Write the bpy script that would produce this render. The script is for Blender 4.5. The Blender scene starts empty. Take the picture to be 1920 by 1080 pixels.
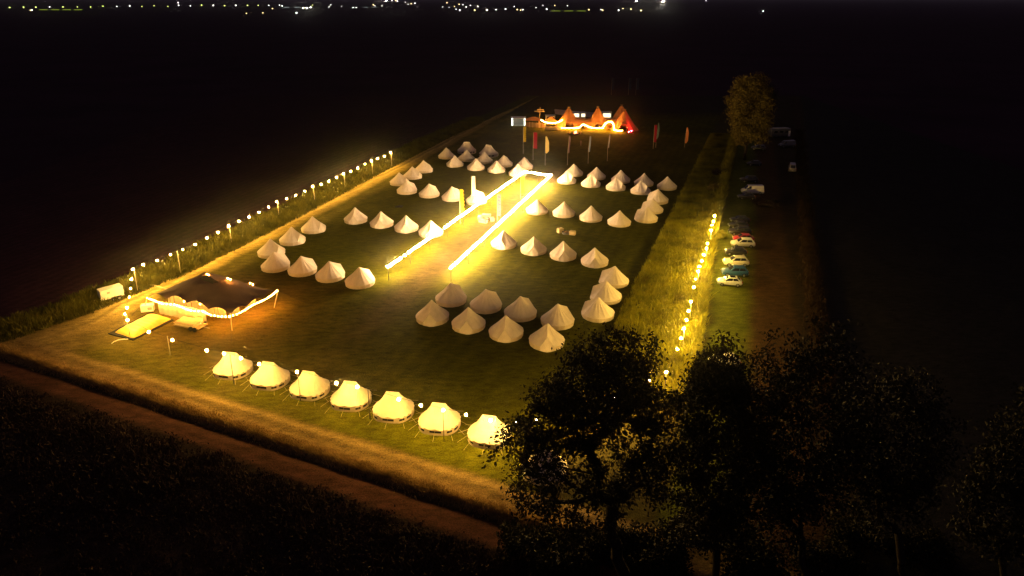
import bpy, math, random
import numpy as np
from mathutils import Vector, Matrix
R = math.radians
rnd = random.Random(7)
rng = np.random.default_rng(11)
scene = bpy.context.scene
COL = scene.collection

# ------------------------------------------------------------------ camera
F, YP = 1280.0, 390.0                      # focal length and optical axis row, in photo pixels
PITCH = math.atan((YP + 5) / F); CH = 43.25 / math.cos(PITCH)
cam_d = bpy.data.cameras.new("camera"); cam = bpy.data.objects.new("camera", cam_d); COL.objects.link(cam)
cam.location = (0, 0, CH); cam.rotation_euler = (R(90) - PITCH, 0, 0)
cam_d.shift_y = -(540 - YP) / 1920; cam_d.lens = 24; cam_d.sensor_width = 36; cam_d.clip_start = 0.5; cam_d.clip_end = 90000
scene.camera = cam

def ray(px, py):
    u = (px - 960) / F; v = (YP - py) / F
    c, s = math.cos(PITCH), math.sin(PITCH)
    return u, c + v * s, -s + v * c
def P(px, py, z=0.0):                      # survey point: where the sight line meets height z
    d = ray(px, py); t = (z - CH) / d[2]
    return Vector((d[0] * t, d[1] * t, z))
def Q(px, py, Y):                          # survey point at ground distance Y
    d = ray(px, py); t = Y / d[1]
    return Vector((d[0] * t, Y, CH + d[2] * t))

# ------------------------------------------------------------------ helpers
def tag(o, label=None, cat=None, group=None, kind=None):
    if label: o['label'] = label
    if cat: o['category'] = cat
    if group: o['group'] = group
    if kind: o['kind'] = kind
    return o
def thing(name, label, cat, loc=(0, 0, 0), rz=0.0, group=None):
    o = bpy.data.objects.new(name, None); COL.objects.link(o)
    o.location = loc; o.rotation_euler = (0, 0, rz); o.empty_display_size = .3
    return tag(o, label, cat, group)
def link(name, me, parent=None):
    o = bpy.data.objects.new(name, me); COL.objects.link(o)
    if parent: o.parent = parent
    return o
def copy_tree(o, parent=None):
    c = o.copy(); COL.objects.link(c); c.parent = parent
    for ch in list(o.children): copy_tree(ch, c)
    return c

class MB:
    def __init__(s): s.v = []; s.f = []
    def add(s, vs, fs):
        n = len(s.v); s.v += [tuple(v) for v in vs]; s.f += [tuple(i + n for i in f) for f in fs]; return s
    def box(s, c, size, rz=0.0, rx=0.0):
        m = Matrix.Translation(c) @ Matrix.Rotation(rz, 4, 'Z') @ Matrix.Rotation(rx, 4, 'X')
        a, b, h = size[0] / 2, size[1] / 2, size[2] / 2
        vs = [m @ Vector((x, y, z)) for z in (-h, h) for x, y in ((-a, -b), (a, -b), (a, b), (-a, b))]
        return s.add(vs, [(3, 2, 1, 0), (4, 5, 6, 7), (0, 1, 5, 4), (1, 2, 6, 5), (2, 3, 7, 6), (3, 0, 4, 7)])
    def tube(s, pts, rad, n=6, cap=True):
        pts = [Vector(p) for p in pts]
        if not isinstance(rad, (list, tuple)): rad = [rad] * len(pts)
        vs = []; fs = []
        for i, p in enumerate(pts):
            d = (pts[min(i + 1, len(pts) - 1)] - pts[max(i - 1, 0)])
            if d.length < 1e-6: d = Vector((0, 0, 1))
            d.normalize()
            a = d.cross(Vector((0, 0, 1)) if abs(d.z) < .9 else Vector((1, 0, 0))).normalized(); b = d.cross(a)
            for k in range(n):
                t = 2 * math.pi * k / n
                vs.append(p + (a * math.cos(t) + b * math.sin(t)) * rad[i])
        for i in range(len(pts) - 1):
            for k in range(n):
                fs.append((i * n + k, i * n + (k + 1) % n, (i + 1) * n + (k + 1) % n, (i + 1) * n + k))
        if cap:
            fs.append(tuple(range(n - 1, -1, -1))); fs.append(tuple((len(pts) - 1) * n + k for k in range(n)))
        return s.add(vs, fs)
    def lathe(s, prof, n=16, c=(0, 0, 0)):
        vs = [(c[0] + r * math.cos(2 * math.pi * k / n), c[1] + r * math.sin(2 * math.pi * k / n), c[2] + z) for r, z in prof for k in range(n)]
        fs = [(i * n + k, i * n + (k + 1) % n, (i + 1) * n + (k + 1) % n, (i + 1) * n + k) for i in range(len(prof) - 1) for k in range(n)]
        return s.add(vs, fs)
    def mesh(s, name, mat, smooth=False):
        me = bpy.data.meshes.new(name); me.from_pydata(s.v, [], s.f)
        me.materials.append(mat)
        if smooth: me.polygons.foreach_set('use_smooth', [True] * len(me.polygons))
        me.update(); return me
    def build(s, name, mat, parent=None, smooth=False):
        return link(name, s.mesh(name, mat, smooth), parent)

def quads(name, V, mat, parent=None, smooth=False, k=4):
    """V: (N,k,3) array of polygon corners -> one mesh"""
    V = np.asarray(V, dtype=np.float32); N = V.shape[0]
    me = bpy.data.meshes.new(name)
    me.vertices.add(N * k); me.vertices.foreach_set('co', V.reshape(-1))
    me.loops.add(N * k); me.loops.foreach_set('vertex_index', np.arange(N * k, dtype=np.int32))
    me.polygons.add(N); me.polygons.foreach_set('loop_start', np.arange(0, N * k, k, dtype=np.int32))
    me.polygons.foreach_set('loop_total', np.full(N, k, dtype=np.int32))
    me.materials.append(mat); me.update(calc_edges=True); me.validate()
    return link(name, me, parent)

# ------------------------------------------------------------------ materials
def mat(name, base, rough=.85, var=.25, scale=3.0, spec=.2, trans=0.0, bump=0.0, metal=0.0, base2=None, coat=0.0):
    m = bpy.data.materials.new(name); m.use_nodes = True
    nt = m.node_tree; N = nt.nodes; L = nt.links
    b = N['Principled BSDF']; out = N['Material Output']
    tc = N.new('ShaderNodeTexCoord'); nz = N.new('ShaderNodeTexNoise')
    nz.inputs['Scale'].default_value = scale; nz.inputs['Detail'].default_value = 5; nz.inputs['Roughness'].default_value = .65
    L.new(tc.outputs['Object'], nz.inputs['Vector'])
    cr = N.new('ShaderNodeValToRGB'); cr.color_ramp.elements[0].position = .3; cr.color_ramp.elements[1].position = .7
    b2 = base2 or base
    cr.color_ramp.elements[0].color = tuple(c * (1 - var) for c in base) + (1,)
    cr.color_ramp.elements[1].color = tuple(min(1, c * (1 + var)) for c in b2) + (1,)
    L.new(nz.outputs['Fac'], cr.inputs['Fac']); L.new(cr.outputs['Color'], b.inputs['Base Color'])
    b.inputs['Roughness'].default_value = rough; b.inputs['Specular IOR Level'].default_value = spec
    b.inputs['Metallic'].default_value = metal; b.inputs['Coat Weight'].default_value = coat
    if bump:
        bp = N.new('ShaderNodeBump'); bp.inputs['Strength'].default_value = bump; bp.inputs['Distance'].default_value = .1
        L.new(nz.outputs['Fac'], bp.inputs['Height']); L.new(bp.outputs['Normal'], b.inputs['Normal'])
    if trans:
        t = N.new('ShaderNodeBsdfTranslucent'); mx = N.new('ShaderNodeMixShader'); mx.inputs[0].default_value = trans
        L.new(cr.outputs['Color'], t.inputs['Color']); L.new(b.outputs[0], mx.inputs[1]); L.new(t.outputs[0], mx.inputs[2])
        L.new(mx.outputs[0], out.inputs['Surface'])
    return m
def emit(name, col, s):
    m = bpy.data.materials.new(name); m.use_nodes = True
    nt = m.node_tree; nt.nodes.clear()
    o = nt.nodes.new('ShaderNodeOutputMaterial'); e = nt.nodes.new('ShaderNodeEmission')
    e.inputs[0].default_value = (*col, 1); e.inputs[1].default_value = s
    nt.links.new(e.outputs[0], o.inputs[0]); return m

M = {}
M['canvas'] = mat('canvas', (.80, .68, .56), .9, .08, 1.3, .1, trans=.12, bump=.1)
M['canvas_wall'] = mat('canvas_wall', (.80, .66, .50), .9, .08, 2.0, .1, trans=.4)
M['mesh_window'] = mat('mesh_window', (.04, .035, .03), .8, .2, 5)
M['rope'] = mat('rope', (.55, .45, .3), .9, .1, 9)
M['black_canvas'] = mat('black_canvas', (.15, .098, .075), .85, .15, .5, .1)
M['cream'] = mat('cream_canvas', (.72, .6, .42), .85, .1, 1.5, .2, trans=.25, bump=.3)
M['wood'] = mat('wood', (.33, .22, .11), .8, .3, 4)
M['pale_wood'] = mat('pale_wood', (.55, .42, .24), .8, .2, 4)
M['dark_pole'] = mat('dark_pole', (.06, .05, .04), .6, .2, 8)
M['pale_pole'] = mat('pale_pole', (.5, .42, .28), .6, .15, 8)
M['cable'] = mat('cable', (.03, .03, .03), .6, .1, 8)
M['white_paint'] = mat('white_paint', (.72, .70, .66), .45, .06, 3, .4)
M['grey_paint'] = mat('grey_paint', (.3, .3, .28), .5, .1, 3, .4)
M['dark_panel'] = mat('dark_panel', (.16, .16, .15), .7, .1, 3)
M['rubber'] = mat('rubber', (.02, .02, .02), .8, .2, 9)
M['rim'] = mat('rim', (.4, .4, .42), .35, .1, 9, .5, metal=.7)
M['glass'] = mat('dark_glass', (.012, .014, .018), .08, .1, 2, .6)
M['lamp_lens'] = mat('lamp_lens', (.55, .55, .55), .15, .1, 9, .6)
M['tail_lens'] = mat('tail_lens', (.35, .02, .02), .2, .1, 9, .6)
M['bark'] = mat('bark', (.022, .017, .012), .9, .3, 5, .1, bump=.5)
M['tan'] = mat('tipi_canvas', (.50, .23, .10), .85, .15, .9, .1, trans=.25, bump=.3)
M['mattress'] = mat('inflatable_fabric', (.78, .47, .085), .5, .06, 2, .3)
M['straw'] = mat('straw', (.55, .43, .22), .95, .25, 14, .1, bump=.6)
M['stone'] = mat('stone', (.12, .11, .10), .9, .3, 6)
M['dark_cloth'] = mat('dark_cloth', (.02, .018, .02), .9, .3, 4)
def leafmat(n, a, b, sc=.6, tr=.25, var=.3): return mat(n, a, .75, var, sc, .15, trans=tr, base2=b)
M['leaf_dark'] = leafmat('leaf_dark', (.009, .009, .005), (.018, .016, .007), .5, .09)
M['leaf_olive'] = leafmat('leaf_olive', (.085, .062, .012), (.13, .10, .018), .25, .25, .3)
M['weed'] = leafmat('weed_leaf', (.045, .045, .009), (.115, .108, .014), .35, .2)
M['crop'] = leafmat('crop_leaf', (.11, .10, .008), (.24, .225, .011), .25, .25)
M['dry_grass'] = leafmat('dry_grass', (.24, .145, .055), (.40, .26, .10), .5, .45)
M['margin'] = leafmat('margin_grass', (.03, .016, .009), (.055, .03, .014), .5, .2)
M['scrub'] = leafmat('scrub_leaf', (.022, .011, .014), (.034, .018, .018), .3, .05, .2)

WARM = (1.0, .575, .12); AISLE = (1.0, .64, .28); TIPI = (1.0, .38, .05)
M['bulb_warm'] = emit('bulb_warm', WARM, 1700); M['bulb_right'] = emit('bulb_right', (1.0, .62, .11), 2600)
M['bulb_front'] = emit('bulb_front', (1.0, .575, .10), 1250)
M['bulb_aisle'] = emit('bulb_aisle', AISLE, 470)
M['bulb_tipi'] = emit('bulb_tipi', TIPI, 330)
M['bulb_small'] = emit('bulb_small', TIPI, 600)
M['tube_white'] = emit('tube_white', (.85, 1.0, .85), 11)
M['fire'] = emit('fire', (1.0, .22, .10), 9)
M['red_lamp'] = emit('red_lamp', (1.0, .015, .03), 4000)
M['hatch_light'] = emit('hatch_light', (1.0, .80, .5), 2.2)
M['under_light'] = emit('under_light', (1.0, .55, .15), 420)

# ------------------------------------------------------------------ value noise
def vnoise(x, y, seed=0):
    xi = np.floor(x).astype(np.int64); yi = np.floor(y).astype(np.int64)
    fx = x - xi; fy = y - yi; fx = fx * fx * (3 - 2 * fx); fy = fy * fy * (3 - 2 * fy)
    def h(a, b):
        n = (a * 374761393 + b * 668265263 + seed * 2147483647) & 0xffffffff
        n = ((n ^ (n >> 13)) * 1274126177) & 0xffffffff
        return ((n ^ (n >> 16)) & 0xffff) / 65535.0
    return (h(xi, yi) * (1 - fx) + h(xi + 1, yi) * fx) * (1 - fy) + (h(xi, yi + 1) * (1 - fx) + h(xi + 1, yi + 1) * fx) * fy
def fbm(x, y, seed=0, o=4):
    s = 0; a = .5
    for k in range(o): s = s + a * vnoise(x * 2 ** k, y * 2 ** k, seed + k); a *= .5
    return s / (1 - .5 ** o)
def sm(a, b, x):
    t = np.clip((x - a) / (b - a), 0, 1); return t * t * (3 - 2 * t)

# ------------------------------------------------------------------ survey lines
def line_xy(pts):
    w = sorted([(p.y, p.x) for p in pts])
    (y0, x0), (y1, x1) = w[0], w[1]; (y2, x2), (y3, x3) = w[-2], w[-1]
    w = [(y0 - 100, x0 - 100 * (x1 - x0) / (y1 - y0))] + w + [(y3 + 200, x3 + 200 * (x3 - x2) / (y3 - y2))]
    ys = np.array([a for a, b in w]); xs = np.array([b for a, b in w])
    return lambda y: np.interp(y, ys, xs)
weed_in = line_xy([P(*p) for p in ((0, 640), (170, 584), (255, 548), (333, 517), (430, 470), (560, 404), (646, 358), (735, 311), (830, 262), (960, 203))])
track_c = line_xy([P(*p) for p in ((-60, 672), (96, 634), (168, 602), (240, 566), (289, 542), (361, 507), (409, 482), (479, 449), (578, 397), (677, 347), (756, 308), (850, 258))])
crop_l = line_xy([P(*p) for p in ((1300, 320), (1240, 440), (1160, 600), (1125, 680))])
crop_r = line_xy([P(*p) for p in ((1372, 300), (1344, 430), (1330, 510), (1318, 630), (1300, 700))])
earth_l = line_xy([P(*p) for p in ((1412, 420), (1410, 480), (1403, 600), (1398, 700))])
earth_r = line_xy([P(*p) for p in ((1470, 420), (1478, 480), (1492, 600), (1505, 700))])
marg_c = line_xy([P(*p) for p in ((1502, 300), (1512, 420), (1530, 600), (1543, 720))])
FA, FB = P(12, 668), P(931, 967)
fd = (FB - FA).xy.normalized(); fnx, fny = -fd.y, fd.x          # normal towards the camp
def sdist(x, y): return (x - FA.x) * fnx + (y - FA.y) * fny
def front_pt(t, s): return Vector((FA.x + fd.x * t + fnx * s, FA.y + fd.y * t + fny * s, 0))
AL0, AL1 = P(727, 500, 2.5), P(983, 322, 2.5)
AR0, AR1 = P(845, 502, 2.5), P(1033, 328, 2.5)
ax = (AL1 - AL0).xy.normalized()                                 # aisle direction
A_FWD = math.atan2(ax.y, ax.x)                                   # heading of the aisle

# ------------------------------------------------------------------ terrain
def height(x, y):
    s = sdist(x, y)
    h = .10 * (fbm(x / 9, y / 9, 3) - .5) + .05 * (fbm(x / 1.2, y / 1.2, 5, 3) - .5)
    w = fbm(x / 3, y / 3, 9, 3) - .5
    s2 = s + w * .5
    h = h + .16 * np.exp(-((s2 - .8) / .8) ** 2) - .42 * np.exp(-((s2 + .45) / .42) ** 2) - .15 * sm(-.6, -1.2, s2)
    return h
X0, X1, Y0, Y1, G = -130.0, 140.0, 26.0, 330.0, .5
def terrain():
    xs = np.arange(X0, X1 + G / 2, G); ys = np.arange(Y0, Y1 + G / 2, G)
    nx, ny = len(xs), len(ys)
    X, Y = np.meshgrid(xs, ys)
    wx = (fbm(X / 4, Y / 4, 21, 3) - .5) * 1.6; wy = (fbm(X / 4, Y / 4, 31, 3) - .5) * 1.6
    x = X + wx; y = Y + wy; s = sdist(x, y)
    big = fbm(X / 14, Y / 14, 41); med = fbm(X / 3.2, Y / 3.2, 51)
    def c(*v): return np.array(v)[None, None, :]
    col = np.ones(X.shape + (3,)) * c(.073, .072, .003)
    col = col * (.55 + .9 * big[..., None])
    kind = np.zeros(X.shape, np.int32)                            # 0 lawn
    def lay(w, colr, k=None, amount=1.0):
        nonlocal col
        w = np.clip(w, 0, 1) * amount
        col = col * (1 - w[..., None]) + c(*colr) * w[..., None]
        if k is not None: kind[w > .5] = k
    # trodden ground down the aisle and out of it towards the marquee
    u = (X - AL0.x) * ax.x + (Y - AL0.y) * ax.y
    v = (X - AL0.x) * ax.y - (Y - AL0.y) * ax.x
    lay(np.exp(-((v - 5.2) / 3.0) ** 2) * sm(-40, 5, u) * sm(95, 75, u) * (.4 + .8 * med), (.135, .085, .030), amount=.85)
    lay(sm(-18, -30, u) * sm(-70, -45, u) * sm(-26, -10, v) * sm(26, 6, v) * med * 1.2, (.075, .05, .018), amount=.6)
    mow = .5 + .5 * np.sin((v + .6 * wx) * 2 * math.pi / 2.3)
    col = col * (1 - .16 * mow[..., None] * sm(8, 14, v)[..., None])
    # worn patches round the marquee
    mk = P(400, 580); d = np.hypot(X - mk.x, Y - mk.y)
    lay(sm(24, 6, d) * (.3 + med), (.13, .075, .022), amount=.7)
    # gravel track beside the weeds
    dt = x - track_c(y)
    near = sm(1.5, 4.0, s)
    lay(sm(4.6, 2.4, np.abs(dt)) * near, (.32, .23, .055), 2)  # wide edge also paints lamplit grass into the track colour
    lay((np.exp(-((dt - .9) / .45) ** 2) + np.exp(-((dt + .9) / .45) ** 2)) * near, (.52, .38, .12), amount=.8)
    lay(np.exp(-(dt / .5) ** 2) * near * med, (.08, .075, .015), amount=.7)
    lay(sm(2.6, .8, np.abs(x - track_c(y) - 6)) * near * med, (.20, .16, .03), amount=.7)  # yellow lamplight on the lawn, painted in as a paler strip
    # outside the weeds: ploughed field
    wl = weed_in(y)
    lay(sm(1.0, -.5, x - wl), (.05, .045, .012), 1)
    furrow = .5 + .5 * np.sin((x * .9 - y * .28) * 2 * math.pi / 1.7)
    fieldw = sm(-4.5, -7.0, x - wl)
    lay(fieldw, (.050, .019, .030), 1); col = col * (1 - (.35 * furrow * fieldw)[..., None])
    # crop strip, car park, bare earth, margin, right field
    lay(sm(-.6, .8, x - crop_l(y)), (.06, .05, .012), 3)
    lay(sm(0, 1.5, x - crop_r(y)), (.085, .098, .008), 4)
    lay(sm(-1.2, 1.5, x - earth_l(y)), (.066, .034, .013), 5)
    lay(sm(-1.0, 1.0, x - earth_r(y)), (.035, .024, .012), 6)
    lay(np.exp(-((x - marg_c(y)) / 1.1) ** 2), (.045, .022, .012), amount=.8)
    lay(sm(1.5, 3.5, x - marg_c(y)), (.022, .020, .018), 6)
    # beyond the camp the grass is rougher and duller
    lay(sm(262, 285, y) * (kind == 0), (.030, .024, .016), 6)
    # front: dry verge, ditch, farm track, scrub
    s = sdist(X + wx * .35, Y + wy * .35)
    vg = sm(4.6, 3.7, s)
    lay(vg, (.22, .14, .052), 7)
    lay(np.exp(-((s - 3.5) / .45) ** 2), (.34, .23, .085), amount=.8)          # worn sandy ruts along the verge
    lay(np.exp(-((s - 2.0) / .40) ** 2) * (.4 + .9 * med), (.30, .20, .075), amount=.7)
    lay(np.exp(-((s - 2.75) / .35) ** 2), (.11, .09, .024), amount=.6)
    lay(sm(13, 3, np.hypot(X + 63, (Y - 86) * 1.3)) * sm(.6, 2.5, s) * (.35 + .9 * med), (.20, .13, .05), amount=.75)   # bare corner
    lay(sm(.1, -.3, s), (.03, .016, .011), 7)
    lay(sm(-.6, -1.0, s), (.080, .032, .022), 8)
    lay(np.exp(-((s + 1.45) / .3) ** 2) + np.exp(-((s + 2.75) / .3) ** 2), (.115, .048, .034), amount=.7)
    lay(sm(-3.1, -3.6, s), (.026, .015, .014), 9)
    col = col * (.72 + .56 * med[..., None])
    Z = height(X, Y)
    edge = np.minimum(np.minimum(X - X0, X1 - X), np.minimum(Y - Y0, Y1 - Y))
    Z = Z * sm(0, 6, edge)
    V = np.stack([X, Y, Z], -1).reshape(-1, 3).astype(np.float32)
    C4 = np.concatenate([col, np.ones(X.shape + (1,))], -1).reshape(-1, 4).astype(np.float32)
    i = np.arange(nx * ny).reshape(ny, nx)
    quad = np.stack([i[:-1, :-1], i[:-1, 1:], i[1:, 1:], i[1:, :-1]], -1).reshape(-1, 4)
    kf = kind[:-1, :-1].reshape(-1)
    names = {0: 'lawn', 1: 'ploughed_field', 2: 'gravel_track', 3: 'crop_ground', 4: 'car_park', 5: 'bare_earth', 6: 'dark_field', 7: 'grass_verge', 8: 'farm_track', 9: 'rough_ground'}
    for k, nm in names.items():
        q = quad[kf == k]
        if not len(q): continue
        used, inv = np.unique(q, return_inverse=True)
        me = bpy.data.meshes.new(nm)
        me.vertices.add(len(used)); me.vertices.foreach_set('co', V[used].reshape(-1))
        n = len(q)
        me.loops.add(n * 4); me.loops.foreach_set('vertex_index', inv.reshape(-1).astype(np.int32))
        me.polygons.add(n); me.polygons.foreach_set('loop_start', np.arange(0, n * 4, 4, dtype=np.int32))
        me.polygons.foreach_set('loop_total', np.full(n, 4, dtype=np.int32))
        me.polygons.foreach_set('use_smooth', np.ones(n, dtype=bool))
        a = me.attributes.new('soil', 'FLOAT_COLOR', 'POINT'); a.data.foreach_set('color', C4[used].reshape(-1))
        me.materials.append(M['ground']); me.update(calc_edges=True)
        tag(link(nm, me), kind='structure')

def ground_mat():
    m = bpy.data.materials.new('ground_cover'); m.use_nodes = True
    nt = m.node_tree; N = nt.nodes; L = nt.links; b = N['Principled BSDF']
    at = N.new('ShaderNodeAttribute'); at.attribute_name = 'soil'
    tc = N.new('ShaderNodeTexCoord')
    def noise(sc, det, vec=None):
        n = N.new('ShaderNodeTexNoise'); n.inputs['Scale'].default_value = sc; n.inputs['Detail'].default_value = det; n.inputs['Roughness'].default_value = .7
        L.new(vec or tc.outputs['Object'], n.inputs['Vector']); return n
    mp = N.new('ShaderNodeMapping'); mp.inputs['Rotation'].default_value = (0, 0, -A_FWD); mp.inputs['Scale'].default_value = (.35, 1.0, 1.0)
    L.new(tc.outputs['Object'], mp.inputs['Vector'])
    n1 = noise(1.6, 6, mp.outputs['Vector']); n2 = noise(6.0, 3)
    ad = N.new('ShaderNodeMath'); ad.operation = 'ADD'; L.new(n1.outputs['Fac'], ad.inputs[0]); L.new(n2.outputs['Fac'], ad.inputs[1])
    mr = N.new('ShaderNodeMapRange'); mr.inputs['From Min'].default_value = .7; mr.inputs['From Max'].default_value = 1.3
    mr.inputs['To Min'].default_value = .32; mr.inputs['To Max'].default_value = 1.68; L.new(ad.outputs[0], mr.inputs['Value'])
    mx = N.new('ShaderNodeVectorMath'); mx.operation = 'SCALE'; L.new(at.outputs['Color'], mx.inputs[0]); L.new(mr.outputs[0], mx.inputs['Scale'])
    L.new(mx.outputs[0], b.inputs['Base Color'])
    b.inputs['Roughness'].default_value = .95; b.inputs['Specular IOR Level'].default_value = .05
    bp = N.new('ShaderNodeBump'); bp.inputs['Strength'].default_value = .55; bp.inputs['Distance'].default_value = .15
    L.new(ad.outputs[0], bp.inputs['Height']); L.new(bp.outputs['Normal'], b.inputs['Normal'])
    return m
M['ground'] = ground_mat()
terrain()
# the flat country beyond, a frame of plain land round the surveyed site
M['land'] = mat('far_land', (.036, .014, .026), .95, .35, .02, .05)
B = 32000.0
fr = MB()
fr.add([(-B, -300, 0), (B, -300, 0), (B, Y0, 0), (-B, Y0, 0)], [(0, 1, 2, 3)])
fr.add([(-B, Y0, 0), (X0, Y0, 0), (X0, Y1, 0), (-B, Y1, 0)], [(0, 1, 2, 3)])
fr.add([(X1, Y0, 0), (B, Y0, 0), (B, Y1, 0), (X1, Y1, 0)], [(0, 1, 2, 3)])
fr.add([(-B, Y1, 0), (B, Y1, 0), (B, B, 0), (-B, B, 0)], [(0, 1, 2, 3)])
tag(fr.build('ground', M['land']), kind='structure')

# ------------------------------------------------------------------ loose vegetation (stuff)
def blades(name, cx, cy, h, w, lean, mt, label, cat, per=1, z=None):
    """two-segment bent blades at the given spots"""
    n = len(cx); a = rng.uniform(0, 2 * np.pi, n); ld = rng.uniform(0, 2 * np.pi, n)
    dx, dy = np.cos(a) * w / 2, np.sin(a) * w / 2
    lx, ly = np.cos(ld) * lean * h, np.sin(ld) * lean * h
    z0 = (z if z is not None else height(cx, cy)) - .03
    b0 = np.stack([cx - dx, cy - dy, z0], -1); b1 = np.stack([cx + dx, cy + dy, z0], -1)
    m0 = np.stack([cx - dx * .9 + lx * .35, cy - dy * .9 + ly * .35, z0 + h * .6], -1); m1 = np.stack([cx + dx * .9 + lx * .35, cy + dy * .9 + ly * .35, z0 + h * .6], -1)
    t0 = np.stack([cx - dx * .25 + lx, cy - dy * .25 + ly, z0 + h], -1); t1 = np.stack([cx + dx * .25 + lx, cy + dy * .25 + ly, z0 + h], -1)
    V = np.concatenate([np.stack([b0, b1, m1, m0], 1), np.stack([m0, m1, t1, t0], 1)], 0)
    return tag(quads(name, V, mt), label, cat, kind='stuff')
def clump(cx, cy, per, spread):
    n = len(cx)
    return np.repeat(cx, per) + rng.normal(0, spread, n * per), np.repeat(cy, per) + rng.normal(0, spread, n * per)

# weeds along the left boundary
y = rng.uniform(84, 262, 7000); off = rng.beta(1.3, 1.6, 7000) * 7.0
hh = (.7 + .95 * sm(0, 2.5, off)) * (.55 + .8 * fbm(y / 2.2, off / 2.2, 61)) * sm(7.2, 5.5, off) ** .3
x = weed_in(y) - off; k = sdist(x, y) > 3
x, y, hh = x[k], y[k], hh[k]
bx, by = clump(x, y, 9, .28)
blades('tall_weeds', bx, by, np.repeat(hh, 9) * rng.uniform(.5, 1.15, len(bx)), rng.uniform(.07, .2, len(bx)), rng.uniform(.1, .6, len(bx)), M['weed'], 'dense bank of tall weeds along the left edge of the camp', 'weeds')
# low green fringe in front of the weeds
y = rng.uniform(84, 255, 6000); x = weed_in(y) + rng.uniform(-1.2, 1.0, 6000)
bx, by = clump(x, y, 4, .2)
blades('long_grass', bx, by, rng.uniform(.15, .5, len(bx)), rng.uniform(.05, .12, len(bx)), rng.uniform(.2, .8, len(bx)), M['weed'], 'fringe of long grass at the foot of the tall weeds', 'grass')
# crop strip on the right
y = rng.uniform(70, 232, 12000); t = rng.uniform(0, 1, 12000)
x = crop_l(y) + (crop_r(y) - crop_l(y)) * t; k = (sdist(x, y) > 5)
x, y, t = x[k], y[k], t[k]
hh = (.55 + .35 * fbm(x / 3, y / 3, 71)) + 1.3 * sm(.78, .94, t) * (.5 + .7 * fbm(x / 1.5, y / 1.5, 73))
bx, by = clump(x, y, 8, .24)
blades('tall_crop', bx, by, np.repeat(hh, 8) * rng.uniform(.6, 1.25, len(bx)), rng.uniform(.06, .14, len(bx)), rng.uniform(.15, .7, len(bx)), M['crop'], 'strip of tall ripening crop between tents and parked cars', 'crop')
# dry verge grass
t = rng.uniform(-14, 84, 9000); s = np.concatenate([rng.normal(.55, .38, 5000), rng.uniform(.2, 3.3, 4000)])
x = FA.x + fd.x * t + fnx * s; y = FA.y + fd.y * t + fny * s
hh = np.where(np.arange(9000) < 5000, .30, .09) * (.5 + fbm(x / 2, y / 2, 81))
bx, by = clump(x, y, 6, .18)
blades('verge_grass', bx, by, np.repeat(hh, 6) * rng.uniform(.5, 1.2, len(bx)), rng.uniform(.04, .09, len(bx)), rng.uniform(.2, .8, len(bx)), M['dry_grass'], 'dry yellowed grass standing along the verge beside the farm track', 'grass')
# dark scrub in the foreground
t = rng.uniform(-25, 95, 9000); s = -3.5 - rng.gamma(1.4, 7.0, 9000)
x = FA.x + fd.x * t + fnx * s; y = FA.y + fd.y * t + fny * s; k = y > 27
x, y, s = x[k], y[k], s[k]
hh = (.18 + 1.1 * fbm(x / 5, y / 5, 91) ** 2) * (1 - .55 * sm(-6.5, -3.6, s))
bx, by = clump(x, y, 8, .4)
blades('rough_scrub', bx, by, np.repeat(hh, 8) * rng.uniform(.4, 1.2, len(bx)), rng.uniform(.06, .2, len(bx)), rng.uniform(.2, .9, len(bx)), M['scrub'], 'dark rough scrub covering the near ground below the farm track', 'scrub')
# faint rough margin by the right-hand field
y = rng.uniform(70, 240, 4000); x = marg_c(y) + rng.normal(0, .7, 4000)
bx, by = clump(x, y, 5, .25)
blades('field_margin_grass', bx, by, rng.uniform(.3, .9, len(bx)), rng.uniform(.05, .12, len(bx)), rng.uniform(.2, .8, len(bx)), M['margin'], 'thin line of rough grass edging the black field on the right', 'grass')
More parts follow.
